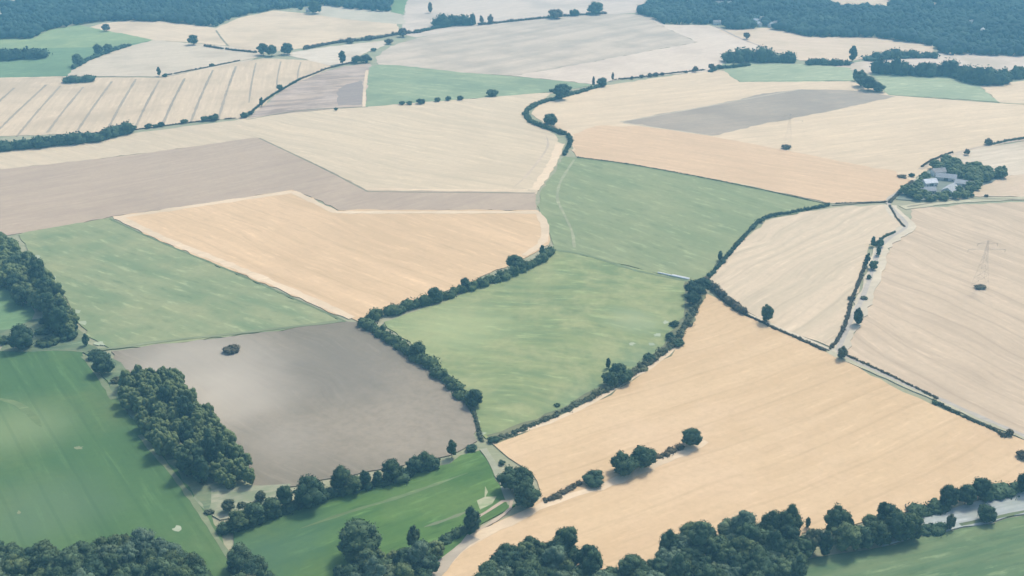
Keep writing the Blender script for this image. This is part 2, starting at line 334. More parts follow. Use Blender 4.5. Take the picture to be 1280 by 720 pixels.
field('pasture', [(672,262),(676,240),(706,196),(800,207),(930,232),(1037,256),(1000,265),(953,274),(915,310),(882,350),(860,352),(760,327),(690,312),(686,290)],
      fm('green','m_gup',(700,220),(950,300),streak=.6,across=20,along=120,patch=70,patch_amt=.5,base=(.255,.315,.195),alt=(.21,.28,.17),patch_col=(.30,.345,.215)), 'upper half of the central green pasture, above the faint ditch')
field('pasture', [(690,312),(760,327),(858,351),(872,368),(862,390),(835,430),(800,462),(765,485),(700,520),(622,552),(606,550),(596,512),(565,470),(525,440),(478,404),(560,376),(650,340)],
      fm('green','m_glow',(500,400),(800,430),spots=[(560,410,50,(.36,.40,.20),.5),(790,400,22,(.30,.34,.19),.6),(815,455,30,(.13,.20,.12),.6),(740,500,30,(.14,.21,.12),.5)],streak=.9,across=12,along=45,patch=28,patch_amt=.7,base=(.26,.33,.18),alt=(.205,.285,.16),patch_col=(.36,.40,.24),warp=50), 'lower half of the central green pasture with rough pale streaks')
field('stubble_field', [(882,352),(915,315),(957,276),(1040,260),(1110,256),(1128,280),(1118,290),(1088,306),(1074,355),(1058,400),(1038,434),(960,405),(915,380)],
      fm('pale','m_tri',(1090,268),(905,368),streak=.85,across=10,along=400,patch=150,patch_amt=.2,base=(.57,.46,.335),alt=(.51,.42,.305),line=.2,lspace=26,warp=40), 'pale stubble field between the thin dark hedge and the tree dotted lane')
field('stubble_field', [(1138,260),(1215,256),(1295,252),(1295,550),(1200,510),(1100,464),(1058,442),(1078,390),(1098,335),(1115,302),(1142,284)],
      fm('pale','m_right',(1120,330),(1280,400),streak=.8,across=11,along=420,patch=160,patch_amt=.3,base=(.555,.455,.33),alt=(.49,.40,.29),line=.2,lspace=26,warp=45), 'large pale stubble field at the right edge with the lattice pylon')
field('wheat_field', [(884,366),(925,392),(965,410),(1032,440),(1100,476),(1200,520),(1295,556),(1295,600),(1270,612),(1200,626),(1120,645),(1000,668),(1000,760),(545,760),(545,715),(588,672),(640,645),(680,622),(664,592),(635,572),(612,554),(622,552),(700,521),(770,483),(835,440),(862,400)],
      fm('orange','m_big',(660,640),(1000,520),streak=.65,across=18,along=260,patch=120,patch_amt=.45,base=(.61,.455,.29),alt=(.56,.41,.255),patch_col=(.66,.50,.335),warp=16,line=.13,lspace=27,fleck=.36,fl=(26.,3.5)), 'big golden wheat field filling the lower right')
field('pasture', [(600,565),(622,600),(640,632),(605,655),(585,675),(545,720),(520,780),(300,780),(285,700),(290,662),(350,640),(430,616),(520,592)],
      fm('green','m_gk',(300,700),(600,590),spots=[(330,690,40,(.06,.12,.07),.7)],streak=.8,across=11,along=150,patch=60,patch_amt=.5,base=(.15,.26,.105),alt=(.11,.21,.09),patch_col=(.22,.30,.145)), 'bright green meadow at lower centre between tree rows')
field('pasture', [(-80,440),(100,437),(112,452),(150,505),(205,565),(262,645),(300,720),(320,790),(-80,790)],
      fm('green','m_gl',(100,445),(300,720),spots=[(20,535,38,(.21,.27,.13),.6),(40,640,40,(.12,.18,.10),.5)],streak=.55,across=22,along=300,patch=170,patch_amt=.8,base=(.11,.215,.10),alt=(.085,.18,.09),patch_col=(.21,.28,.14),fleck=.45,fl=(60.,5.),line=.14,lspace=20), 'large dark green pasture at the lower left edge')
field('pasture', [(-60,345),(0,353),(25,372),(46,390),(42,404),(15,412),(-60,412)],
      fm('green','m_gm',base=(.15,.26,.135),alt=(.12,.23,.12)), 'small green pasture at the left edge below the dark wood')
field('pasture', [(985,720),(1000,702),(1100,684),(1200,661),(1295,641),(1295,790),(960,790)],
      fm('green','m_gn',(1000,720),(1280,650),streak=.95,across=9,along=150,patch=60,patch_amt=.4,base=(.23,.305,.165),alt=(.16,.25,.135)), 'green pasture in the lower right corner')
field('dry_grass_bank', [(245,622),(265,606),(330,608),(372,606),(350,625),(310,645),(275,652),(262,640)],
      fm('pale','m_bank',base=(.34,.33,.24),alt=(.22,.25,.16),streak=.8,across=6,along=16,patch=15,patch_amt=.6,patch_col=(.17,.21,.13)), 'patch of dry pale grass below the block of dark trees', cat='ground')
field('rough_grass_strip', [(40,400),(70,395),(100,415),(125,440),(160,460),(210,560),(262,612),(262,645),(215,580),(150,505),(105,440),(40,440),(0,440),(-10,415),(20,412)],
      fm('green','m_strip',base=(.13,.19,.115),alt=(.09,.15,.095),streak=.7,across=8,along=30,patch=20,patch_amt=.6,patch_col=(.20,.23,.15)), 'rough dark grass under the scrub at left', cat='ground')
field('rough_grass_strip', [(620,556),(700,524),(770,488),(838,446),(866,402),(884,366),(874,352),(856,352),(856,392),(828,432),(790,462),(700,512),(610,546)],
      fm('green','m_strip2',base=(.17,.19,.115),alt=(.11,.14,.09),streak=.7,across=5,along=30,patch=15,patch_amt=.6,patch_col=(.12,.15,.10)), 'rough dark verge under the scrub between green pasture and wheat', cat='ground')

# margins, headlands and tracks
M_HEAD = fm('pale', 'm_head', base=(.66,.52,.37), alt=(.60,.48,.34), streak=.3)
M_HEADG = fm('grey', 'm_headg', base=(.44,.38,.30), alt=(.38,.34,.26), streak=.3)
M_STR = fm('grey', 'm_str', base=(.36,.30,.23), alt=(.31,.27,.21), streak=.3)
M_LINE = fm('grey', 'm_line', base=(.27,.24,.17), alt=(.22,.21,.14), streak=.5)
M_GLINE = fm('green', 'm_gline', base=(.14,.20,.12), alt=(.12,.17,.10), streak=.4)
M_PGREEN = fm('green', 'm_pgreen', base=(.19,.24,.15), alt=(.155,.21,.13), streak=.5)
M_BGREEN = fm('green', 'm_bgreen', base=(.13,.20,.095), alt=(.105,.17,.08), streak=.5)
M_DIRT = fm('pale', 'm_dirt', base=(.52,.42,.32), alt=(.44,.36,.28), streak=.5)
ribbon('field_margin', [(142,273),(250,257),(366,240)], 8, M_HEAD, 'pale headland along the upper left edge of the orange wheat field', 'field margin')
ribbon('field_margin', [(366,240),(395,254),(420,266)], 7, M_HEAD, 'pale headland at the corner of the orange wheat field', 'field margin')
ribbon('field_margin', [(420,266),(540,266),(672,266)], 7, M_HEAD, 'pale headland along the straight top edge of the orange wheat field', 'field margin')
ribbon('field_margin', [(672,266),(681,283),(678,303),(655,320)], 7, M_HEAD, 'pale headland round the right end of the orange wheat field', 'field margin')
ribbon('field_margin', [(150,273),(210,301),(300,337),(440,398)], 8, M_HEAD, 'pale headland along the lower left edge of the orange wheat field', 'field margin')
ribbon('field_margin', [(137,274),(202,304),(292,341),(432,403)], 2.2, M_GLINE, 'dark green line between left pasture and orange wheat', 'field margin')
ribbon('field_margin', [(324,173),(400,209),(460,240)], 2.5, M_LINE, 'thin darker edge of the L shaped field, sloping part', 'field margin')
ribbon('field_margin', [(460,240),(560,241),(668,242)], 1.8, M_LINE, 'thin darker edge of the L shaped field, level part', 'field margin')
ribbon('field_margin', [(458,236),(560,238),(660,238)], 4, M_HEAD, 'pale strip above the narrow arm of the L shaped field', 'field margin')
ribbon('field_margin', [(700,180),(690,205),(668,238)], 9, M_HEAD, 'pale curved headland left of the top of the green pasture', 'field margin')
ribbon('wheel_track', [(682,168),(684,185),(660,218),(640,236)], 2.6, M_DIRT, 'curved tractor track at the right end of the large pale field')
ribbon('field_margin', [(775,153),(880,134),(1000,112)], 3.5, M_HEADG, 'brownish edge along the top of the grey ploughed wedge', 'field margin')
ribbon('field_margin', [(779,154),(890,170)], 3, M_HEADG, 'brownish edge along the lower left of the grey ploughed wedge', 'field margin')
ribbon('field_margin', [(722,198),(800,209),(930,234),(1036,256)], 3.4, M_GLINE, 'dark green grass line along the top of the central pasture', 'field margin')
ribbon('ditch', [(690,313),(725,318),(760,328),(800,340),(860,352)], 3.0, fm('green','m_ditch',base=(.13,.19,.11),alt=(.16,.22,.13)), 'faint dark ditch crossing the central green pasture', 'ditch')
ribbon('path', [(718,200),(708,215),(699,232),(697,250),(705,268),(715,290),(718,310)], 2.6, fm('green','m_cpath',base=(.29,.33,.22),alt=(.24,.29,.19)), 'pale curved path in the upper part of the central pasture', 'path')
ribbon('field_margin', [(612,552),(700,523),(770,485),(834,443),(862,398)], 4, M_HEAD, 'pale headland of the big wheat field along the scrubby verge', 'field margin')
ribbon('field_margin', [(548,716),(590,676),(645,650),(690,628),(760,606),(850,568),(882,552)], 6, M_HEAD, 'pale headland below the bushy strip in the big wheat field', 'field margin')
ribbon('field_margin', [(112,440),(200,428),(300,417),(428,402)], 4, M_PGREEN, 'pale grass edge above the dark ploughed field', 'field margin')
ribbon('field_margin', [(105,446),(130,480),(142,500)], 3.6, M_PGREEN, 'pale grass strip at the top right edge of the large dark green pasture', 'field margin')
ribbon('field_margin', [(175,545),(215,592),(250,640),(275,680),(305,722)], 3.2, M_PGREEN, 'pale grass strip along the right edge of the large dark green pasture', 'field margin')
ribbon('field_margin', [(375,662),(440,640),(500,622),(585,592)], 2.6, M_BGREEN, 'light green swath line across the bright meadow', 'field margin')
ribbon('field_margin', [(530,660),(560,650),(585,640)], 2.2, M_PGREEN, 'pale streak at the lower right of the bright meadow', 'field margin')
ribbon('path', [(604,562),(616,580),(628,605),(640,632)], 4.2, fm('pale','m_path1',base=(.36,.35,.27),alt=(.30,.31,.22)), 'pale grey path down the right edge of the bright meadow', 'path')
ribbon('path', [(595,665),(618,652),(638,636),(636,624),(610,640),(596,648)], 2.0, M_DIRT, 'looping pale track in the corner of the bright meadow', 'path')
field('bare_patch', [(596,630),(603,622),(602,610),(606,612),(609,621),(618,622),(616,630),(603,637)], fm('pale','m_chalk',base=(.40,.40,.27),alt=(.30,.34,.20),streak=.8,across=3,along=8), 'whitish bare patch near the corner of the bright meadow', cat='ground')
ribbon('path', [(540,722),(560,700),(592,672)], 7, fm('pale','m_path2',base=(.42,.36,.29),alt=(.36,.32,.26)), 'pale earth path leading out of the bottom edge', 'path')
M_WH = fm('pale','m_white',base=(.36,.40,.29),alt=(.30,.35,.25))
ribbon('wheel_track', [(-10,498),(20,505),(40,520),(52,535)], 5, M_BGREEN, 'curved light green streak at the left edge of the dark green pasture')
def blob(name, cx, cy, w_, h_, mat, label):
    r = np.random.RandomState(int(cx*3+cy)); q = [r.uniform(.55, 1.15) for _ in range(14)]
    return field(name, [(cx+w_/2*q[i]*math.cos(i*.4488), cy+h_/2*q[i]*math.sin(i*.4488)) for i in range(14)], mat, label, rough=.15, cat='ground')
blob('bare_patch', 222, 662, 13, 8, bpy.data.materials['m_white'], 'whitish bare patch near the lower right of the large dark green pasture')
blob('bare_patch', 98, 561, 12, 5, bpy.data.materials['m_pgreen'], 'faint pale patch in the upper part of the dark green pasture')
blob('bare_patch', 24, 642, 6, 5, bpy.data.materials['m_pgreen'], 'small pale fleck at the left edge of the dark green pasture')
for a, b, t in [((38,318),(52,325),'at the top of the left wood edge'),((64,346),(70,351),'half way along the left wood edge'),((90,387),(100,393),'by the lower end of the left wood'),
                ((100,402),(108,407),'below the left wood corner'),((119,424),(130,436),'at the corner of the dark ploughed field')]:
    blob('bare_patch', (a[0]+b[0])/2, (a[1]+b[1])/2, abs(b[0]-a[0])+3, 6, bpy.data.materials['m_white'], 'small whitish bare patch '+t)
for a, b, t in [((829,402),(835,405),'topmost of the whitish patches beside the right verge of the central pasture'),((817,419),(826,420),'second from the top of the whitish patches on the central pasture edge'),
                ((810,432),(819,430),'third from the top of the whitish patches on the central pasture edge'),((785,432),(795,429),'whitish patch out in the lower central pasture'),
                ((597,540),(609,545),'whitish patch at the bottom tip of the central pasture'),((594,526),(600,529),'upper whitish fleck near the bottom tip of the central pasture')]:
    blob('bare_patch', (a[0]+b[0])/2, (a[1]+b[1])/2, abs(b[0]-a[0])+1, 4.5, bpy.data.materials['m_white'], t)
# parallel lines across the striped field
SL = [((-14,140),(18,110)),((-2,163),(58,106)),((26,165),(76,107)),((63,161),(104,109)),((100,159),(140,102)),((138,156),(170,99)),((173,152),(199,101)),((206,150),(231,98)),((241,147),(266,88)),((275,143),(295,83)),((312,124),(320,79)),((346,108),(351,77)),((372,99),(376,78))]
P = []
for k, (a, b) in enumerate(SL):
    dx_, dy_ = (b[0]-a[0])*.1, (b[1]-a[1])*.1; a = (a[0]-dx_, a[1]-dy_)
    ribbon('wheel_track', [a, ((a[0]+b[0])/2-1, (a[1]+b[1])/2), b], 3.4 if k < 10 else 2.4, M_STR, 'dark parallel line across the pale striped field', 'track')['group'] = 'dark lines across the striped field'
ribbon('field_margin', [(85,96),(150,96),(205,96),(262,84),(330,71)], 2.4, M_LINE, 'thin dark boundary along the top of the striped field', 'field margin')
ribbon('field_margin', [(-20,98),(40,97),(85,96)], 4, M_HEAD, 'pale strip under the far left green pasture', 'field margin')
ribbon('field_margin', [(459,88),(456,110),(455,134)], 4, M_HEAD, 'pale strip between the mottled field and the far green pasture', 'field margin')
ribbon('field_margin', [(270,38),(277,48),(286,58)], 3, M_LINE, 'thin boundary between the two far cream fields', 'field margin')
ribbon('field_margin', [(308,150),(380,138),(460,134)], 2.4, M_LINE, 'thin dark line under the mottled fallow field', 'field margin')
ribbon('field_margin', [(1112,119),(1180,124),(1250,129),(1290,131)], 3, M_GLINE, 'dark line under the pale green pasture at upper right', 'field margin')
ribbon('field_margin', [(925,102),(1066,101)], 2.4, M_GLINE, 'thin dark line under the left pale green pasture at upper right', 'field margin')
ribbon('path', [(895,33),(925,48),(965,63)], 5, fm('grey','m_fpath',base=(.36,.30,.26),alt=(.32,.27,.23)), 'brownish track descending from the far right forest', 'path')
# lane, farm road, gravel strip
M_LANE = field_mat('lane_surface', (.42,.385,.325), (.36,.33,.28), 0, .4, 3, 20, 20, .3, .3)
M_VERGE = fm('pale', 'm_verge', base=(.56,.49,.38), alt=(.50,.44,.34), streak=.4)
ribbon('road_verge', [(1112,257),(1120,268),(1136,282),(1118,296),(1102,312),(1092,345),(1078,380),(1062,410),(1046,440)], 12, M_VERGE, 'pale dry verge on both sides of the lane', 'verge')
ribbon('lane', [(1145,225),(1124,240),(1110,250),(1114,260),(1124,270),(1133,281),(1128,288),(1112,298),(1098,314),(1090,340),(1077,375),(1062,405),(1046,441)], 3.8, M_LANE, 'narrow pale lane winding from the farmstead past the lane trees', 'lane')
ribbon('road_verge', [(1035,440),(1100,468),(1165,497),(1230,526),(1300,556)], 5.5, fm('pale','m_verge2',base=(.46,.42,.31),alt=(.40,.38,.27)), 'dry verges of the straight lane', 'verge')
ribbon('lane', [(1046,441),(1100,466),(1165,495),(1230,524),(1300,554)], 3.5, M_LANE, 'straight pale lane running to the right edge above the big wheat field', 'lane')
ribbon('lane', [(925,388),(965,407),(1005,424),(1046,441)], 3, M_VERGE, 'pale track beside the hedge left of the lane junction', 'track')
ribbon('road_verge', [(1128,260),(1180,254),(1250,249),(1300,249)], 9, fm('green','m_verge3',base=(.42,.43,.32),alt=(.36,.38,.28)), 'grassy verge of the farm road', 'verge')
ribbon('farm_road', [(1134,259),(1180,252),(1215,249),(1300,250)], 3.4, M_LINE, 'thin dark farm road in front of the farmstead', 'road')
ribbon('farm_road', [(1150,212),(1165,204),(1195,192),(1240,181),(1300,173)], 4.5, M_DIRT, 'pale track leaving the farmstead to the upper right', 'road')
ribbon('farm_road', [(1110,252),(1075,254),(1040,257)], 3, M_LINE, 'thin brown track from the lane corner to the tip of the pasture', 'track')
field('farmyard', [(1122,250),(1145,226),(1162,214),(1180,203),(1228,213),(1258,216),(1252,222),(1215,238),(1200,247),(1150,251)],
      fm('pale','m_yard',base=(.20,.225,.20),alt=(.13,.155,.13),streak=.5,across=8,along=20,patch=20,patch_amt=.7,patch_col=(.16,.2,.15)), 'pale grey yard between the farm buildings', cat='farmyard')
M_GRAVEL = field_mat('gravel', (.38,.41,.39), (.32,.35,.33), gang((1150,650),(1280,625)), .8, 2.5, 30, 14, .6, .4, patch_col=(.30,.33,.28))
field('gravel_track', [(1095,668),(1135,650),(1160,643),(1200,634),(1250,622),(1295,608),(1295,638),(1240,652),(1200,658),(1150,672),(1100,684)], M_GRAVEL, 'wide pale blue grey track between the tree row and the lower right pasture', cat='track')
ribbon('ditch', [(1200,657),(1245,648),(1295,637)], 2.4, M_GLINE, 'dark grassy ditch along the lower right pasture', 'ditch')
field('far_field', [(1018,2),(1030,-6),(1112,-6),(1116,4),(1111,13),(1080,14),(1050,12),(1035,6)], fm('cream','m_clear'), 'pale field in a clearing of the far right forest')
field('far_field', [(1158,5),(1170,3),(1176,8),(1168,12)], fm('pale','m_clear2'), 'small pale gap in the far right forest')
field('far_field', [(-30,0),(28,-2),(26,6),(-30,7)], fm('pale','m_clear3',base=(.42,.44,.38)), 'pale blue clearing at the top left corner')
field('far_field', [(-30,11),(10,10),(6,15),(2,26),(-30,28)], fm('pale','m_clear4',base=(.42,.44,.38)), 'pale clearing at the left edge inside the far left forest')
# ------------------------------------------------------------------ vegetation meshes
def ico(sub):
    import bmesh
    b = bmesh.new(); bmesh.ops.create_icosphere(b, subdivisions=sub, radius=1)
    v = np.array([x.co[:] for x in b.verts]); f = np.array([[q.index for q in p.verts] for p in b.faces]); b.free(); return v, f
ICO = {s: ico(s) for s in (1, 2, 3)}
def rnd_dirs(r, n):
    v = r.normal(size=(n, 3)); return v/np.linalg.norm(v, axis=1)[:, None]
def leaves(r, cen, rad, n, size, lo=.86, hi=1.12, up=-.35):
    """n leaf quads on the shells of ellipsoid lobes cen (m,3), rad (m,3)"""
    k = r.choice(len(cen), n, p=(rad.prod(1)**.67)/(rad.prod(1)**.67).sum())
    dd = rnd_dirs(r, n); dd[:, 2] = np.where(dd[:, 2] < up, -dd[:, 2], dd[:, 2])
    c = cen[k]+dd*rad[k]*r.uniform(lo, hi, (n, 1))
    nrm = dd+r.normal(0, .55, (n, 3)); nrm /= np.linalg.norm(nrm, axis=1)[:, None]
    a = np.cross(nrm, rnd_dirs(r, n)); a /= np.linalg.norm(a, axis=1)[:, None]+1e-9; b = np.cross(nrm, a)
    s = size*r.uniform(.6, 1.35, (n, 1)); s2 = s*r.uniform(.6, 1., (n, 1))
    V = np.stack([c-a*s, c-b*s2, c+a*s, c+b*s2], 1).reshape(-1, 3)
    q = np.arange(n*4).reshape(n, 4)
    return V, q, r.uniform(.1, 1, n)
def cores(r, cen, rad, sub=2, rough=.16, shrink=.92):
    v, f = ICO[sub]; m = len(cen)
    d = 1+r.normal(0, rough, (m, len(v), 1))
    V = (cen[:, None]+v[None]*rad[:, None]*d*shrink).reshape(-1, 3)
    T = (f[None]+(np.arange(m)*len(v))[:, None, None]).reshape(-1, 3)
    t = np.repeat(r.uniform(0, .8, m), len(f)); t = t+r.uniform(-.15, .25, len(t))
    return V, T, np.clip(t, 0, 1)
def foliage(name, r, cen, rad, nleaf, size, mat, sub=2, rough=.13, **k):
    V1, T1, t1 = cores(r, cen, rad, sub, rough)
    V2, Q2, t2 = leaves(r, cen, rad, nleaf, size, **k)
    return raw_mesh(name, np.r_[V1, V2], [T1, Q2+len(V1)], [mat], tone=np.r_[t1, t2])
def tube(pts, r0, r1, seg=7):
    P = [Vector(p) for p in pts]; V = []; Q = []
    for i, p in enumerate(P):
        t = (P[min(i+1, len(P)-1)]-P[max(i-1, 0)]).normalized(); a = t.orthogonal().normalized(); b = t.cross(a)
        rr = r0+(r1-r0)*i/(len(P)-1)
        for k in range(seg):
            an = 2*math.pi*k/seg; V.append(p+(a*math.cos(an)+b*math.sin(an))*rr)
    for i in range(len(P)-1):
        for k in range(seg): Q.append((i*seg+k, i*seg+(k+1) % seg, (i+1)*seg+(k+1) % seg, (i+1)*seg+k))
    return np.array([v[:] for v in V]), np.array(Q)
def trunk_mesh(r, spread, top, rad=.035):
    Vs = []; Qs = []; n = 0
    segs = [([(0,0,-.06),(.01,0,.12),(0,.015,.3),(.02,0,top)], rad, rad*.35)]
    for k in range(5):
        a = k*1.257+r.uniform(-.4, .4); z = r.uniform(.12, .3); e = spread*r.uniform(.5, .9)
        segs.append(([(0,0,z),(math.cos(a)*e*.4, math.sin(a)*e*.4, z+.12),(math.cos(a)*e, math.sin(a)*e, z+.28)], rad*.5, rad*.15))
    for s in segs:
        V, Q = tube(*s); Vs.append(V); Qs.append(Q+n); n += len(V)
    return raw_mesh('trunk', np.concatenate(Vs), [np.concatenate(Qs)], [BARK], smooth=True)
def crown_lobes(r, shape):
    """unit tree: crown about 1 wide; returns lobe centres and radii"""
    C = []; Rr = []
    if shape == 'round': n, zc, hx, hz, lr = 44, .47, .35, .31, .125
    elif shape == 'broad': n, zc, hx, hz, lr = 48, .40, .37, .22, .12
    elif shape == 'tall': n, zc, hx, hz, lr = 42, .62, .27, .46, .125
    else: n, zc, hx, hz, lr = 26, .24, .36, .14, .13
    for d in rnd_dirs(r, n):
        s = r.uniform(.5, 1.15)**.5
        C.append((d[0]*hx*s, d[1]*hx*s, zc+d[2]*hz*s)); q = lr*r.uniform(.6, 1.4); Rr.append((q, q, q*r.uniform(.75, 1.0)))
    C.append((0, 0, zc)); Rr.append((hx*.85, hx*.85, hz*.85))
    return np.array(C), np.array(Rr)
rp = np.random.RandomState(11)
PROT = {}
for shape, mat, cnt in (('round', LEAF, 4), ('broad', LEAF_DK, 3), ('tall', LEAF_DK, 4), ('bush', LEAF_DK, 3)):
    PROT[shape] = []
    for k in range(cnt):
        C, Rr = crown_lobes(rp, shape)
        cm = foliage('crown', rp, C, Rr, 3000 if shape != 'bush' else 1500, .021, mat, rough=.17, hi=1.35)
        PROT[shape].append((cm, trunk_mesh(rp, .3, {'round': .5, 'broad': .4, 'tall': .75, 'bush': .2}[shape], .03 if shape != 'bush' else .015)))
SMALL = {}          # far, small: one mesh each
for shape in ('round', 'bush', 'tall'):
    SMALL[shape] = []
    for k in range(3):
        C, Rr = crown_lobes(rp, shape)
        V1, T1, t1 = cores(rp, C, Rr, 2, .12); V2, Q2, t2 = leaves(rp, C, Rr, 420, .026)
        V3, Q3 = tube([(0,0,-.05),(0,.01,.15),(.01,0,.4)], .035, .02)
        mi = np.r_[np.zeros(len(T1)+len(Q2)), np.ones(len(Q3))]
        SMALL[shape].append(raw_mesh('small_tree', np.r_[V1, V2, V3], [T1, Q2+len(V1), Q3+len(V1)+len(V2)], [LEAF_DK, BARK], mi, np.r_[t1, t2, np.zeros(len(Q3))]))
PALEC = None
def swap(me, mat):
    key = me.name+mat.name
    if key not in SW: m2 = me.copy(); m2.materials[0] = mat; SW[key] = m2
    return SW[key]
SW = {}
rt = np.random.RandomState(5); TREES = []
def place(name, px, py, wpx, shape, label, cat, group=None, hr=1., mat=None, small=None, world=None, wm=None):
    if world: x, y = world; W = wm
    else: x, y = G(px, py); W = wpx*mpp(px, py)
    z = float(gh(x, y)); a = rt.uniform(0, 6.28); sc = (W*rt.uniform(.96, 1.04), W*rt.uniform(.96, 1.04), W*hr)
    small = (wpx is not None and wpx < 15) if small is None else small
    if small:
        me = SMALL[shape if shape in SMALL else 'round'][rt.randint(3)]
        if mat: me = swap(me, mat)
        o = link(bpy.data.objects.new(name, me))
    else:
        cm, tm = PROT[shape][rt.randint(len(PROT[shape]))]
        if mat: cm = swap(cm, mat)
        o = link(bpy.data.objects.new(name, None)); o.empty_display_size = .1
        c = link(bpy.data.objects.new('crown', cm)); c.parent = o
        t = link(bpy.data.objects.new('trunk', tm)); t.parent = o
    o.location = (x, y, z); o.rotation_euler = (0, 0, a); o.scale = sc
    tag(o, label, cat, group); TREES.append((x, y, W))
    return o
def wood(poly, spacing, shape, label, group, wr, hr=(1., 1.25), mats=(None,), excl=(), name='tree', lim=999):
    """trees at jittered spots in a polygon given in photo pixels (tree feet)"""
    x, y, _ = unp([p[0] for p in poly], [p[1] for p in poly]); P = np.c_[x, y]
    lo, hi = P.min(0), P.max(0); cnt = 0
    gx = np.arange(lo[0], hi[0], spacing); gy = np.arange(lo[1], hi[1], spacing*.88)
    for j, b in enumerate(gy):
        for a in gx:
            q = (a+(spacing/2 if j % 2 else 0)+rt.uniform(-.3, .3)*spacing, b+rt.uniform(-.3, .3)*spacing)
            if not inpoly(np.array([q[0]]), np.array([q[1]]), P)[0]: continue
            if cnt >= lim: continue
            cnt += 1
            WOODS.append((name, shape if isinstance(shape, str) else shape[rt.randint(len(shape))], label, group,
                  rt.uniform(*hr), mats[rt.randint(len(mats))], q, rt.uniform(*wr)))
    print('wood', label, cnt)
def proj(x, y, z):
    dy, dz = y, z-H0; dep = dy*math.cos(PITCH)-dz*math.sin(PITCH); up = dy*math.sin(PITCH)+dz*math.cos(PITCH)
    return 640+F*x/dep, 360-F*up/dep, dep
WOODS = []
def plant_woods(limit):
    L = []
    for wd in WOODS:
        x, y = wd[6]; z = float(gh(x, y)); px, py, dep = proj(x, y, z+wd[7]*wd[4]); hw = wd[7]*F/dep/2
        if px+hw < 0 or px-hw > 1280 or py-4 > 720: continue
        L.append((-wd[7]/dep, wd))
    L.sort(key=lambda t: t[0]); print('in view', len(L))
    for _, wd in L[:limit]:
        place(wd[0], 0, 0, None, wd[1], wd[2], 'tree', wd[3], wd[4], wd[5], small=False, world=wd[6], wm=wd[7])
    Vs = []; Fs3 = []; Fs4 = []; t3 = []; t4 = []; n = 0
    r = np.random.RandomState(9)
    for _, wd in L[limit:]:
        x, y = wd[6]; C, Rr = crown_lobes(r, 'round'); sc = np.array([wd[7], wd[7], wd[7]*wd[4]]); o = np.array([x, y, float(gh(x, y))])
        V1, T, a = cores(r, C, Rr, 2, .12); V2, Q, b = leaves(r, C, Rr, 600, .024)
        u = r.uniform(-.1, .45)
        Vs += [V1*sc+o, V2*sc+o]; Fs3.append(T+n); Fs4.append(Q+n+len(V1)); n += len(V1)+len(V2); t3.append(a*.6+u); t4.append(b*.6+u)
    if Vs:
        V = np.concatenate(Vs); x0 = np.array([V[:, 0].mean(), V[:, 1].mean(), 0])
        me = raw_mesh('woodland', V-x0, [np.concatenate(Fs3), np.concatenate(Fs4)], [LEAF], tone=np.concatenate(t3+t4))
        o = link(bpy.data.objects.new('woodland', me)); o.location = x0
        tag(o, 'smaller trees filling the woods and the farmstead groves', 'woodland', kind='stuff')
def hedge(px, width, height, label, mat=LEAF_DK, name='hedge', gaps=0., cat='hedge', dens=1., rag=.42):
    g = [G(*p) for p in px]; L, s = smooth_line(g, max(.9, min(width*.42, 5)))
    r = np.random.RandomState(int(abs(g[0][0]*7+g[0][1]))%9999)
    keep = r.uniform(size=len(L)) > gaps
    if gaps: 
        nz = np.convolve(r.uniform(size=len(L)+6), np.ones(7)/7, 'valid')[:len(L)]; keep = nz > gaps
    L = L[keep]
    if len(L) < 2: return
    L = np.repeat(L, 2, 0); L = L+r.normal(0, width*.13, L.shape); n = len(L)
    hs = height*(1+rag*np.clip(r.normal(0, .6, n), -.9, 1.6)); wv = width*np.exp(r.normal(-.28, .28, n))
    cen = np.c_[L+r.normal(0, width*.09, L.shape), gh(L[:, 0], L[:, 1])+hs*.42]; rad = np.c_[wv*.52, wv*.52, hs*.5*np.exp(r.normal(0, .12, n))]
    x0 = cen.mean(0); x0[2] = 0
    me = foliage(name, r, cen-x0, rad, int(n*34*dens), max(.25, width*.08), mat, hi=1.3, sub=1 if width < 6 else 2, rough=.14)
    o = link(bpy.data.objects.new(name, me)); o.location = x0
    return tag(o, label, cat)

# ---- hedges
hedge([(752,108),(735,113),(700,123),(672,131),(658,140),(660,150),(672,157),(690,163),(704,168)], 6, 4.0, 'dark winding hedge bending in an S right of the large pale field')
hedge([(710,170),(713,178),(705,194)], 4.5, 3, 'short lower tail of the winding hedge above the central pasture')
hedge([(688,317),(672,330),(648,341),(600,358),(545,376),(490,392),(455,404)], 8, 6.0, 'thick dark hedge along the lower right edge of the orange wheat field')
hedge([(455,405),(480,421),(505,437),(535,459),(560,480),(578,497),(590,507)], 9, 5.5, 'thick dark hedge between the dark ploughed field and the central pasture')
hedge([(590,510),(596,530),(602,552)], 2.5, 1.5, 'low thin hedge dropping to the bottom tip of the central pasture', SCRUB)
hedge([(1036,257),(992,266),(955,274),(930,297),(905,326),(882,352)], 3.2, 2.6, 'thin dark hedge between the central pasture and the pale triangular field')
hedge([(884,355),(900,369),(915,382),(930,392)], 6.5, 4.5, 'stout dark hedge at the top corner of the big wheat field', BROWN)
hedge([(930,393),(965,410),(1000,425),(1030,439)], 2.4, 1.6, 'low brownish hedge left of the lane junction', BROWN, gaps=.35)
hedge([(872,376),(864,396),(850,420),(832,440)], 5.5, 3.2, 'scrubby dark green hedge at the right side of the central pasture', SCRUB, rag=.6)
hedge([(830,441),(800,462),(770,482),(735,500)], 5.5, 2.8, 'scrubby hedge in the middle of the verge beside the big wheat field', SCRUB, rag=.6)
hedge([(735,501),(700,517),(660,535),(625,549)], 4.5, 1.6, 'low scrubby hedge at the bottom of the verge beside the big wheat field', SCRUB, rag=.5)
hedge([(722,197),(800,208),(930,233),(1034,256)], 1.6, .9, 'long low clipped hedge along the top of the central pasture', SCRUB)
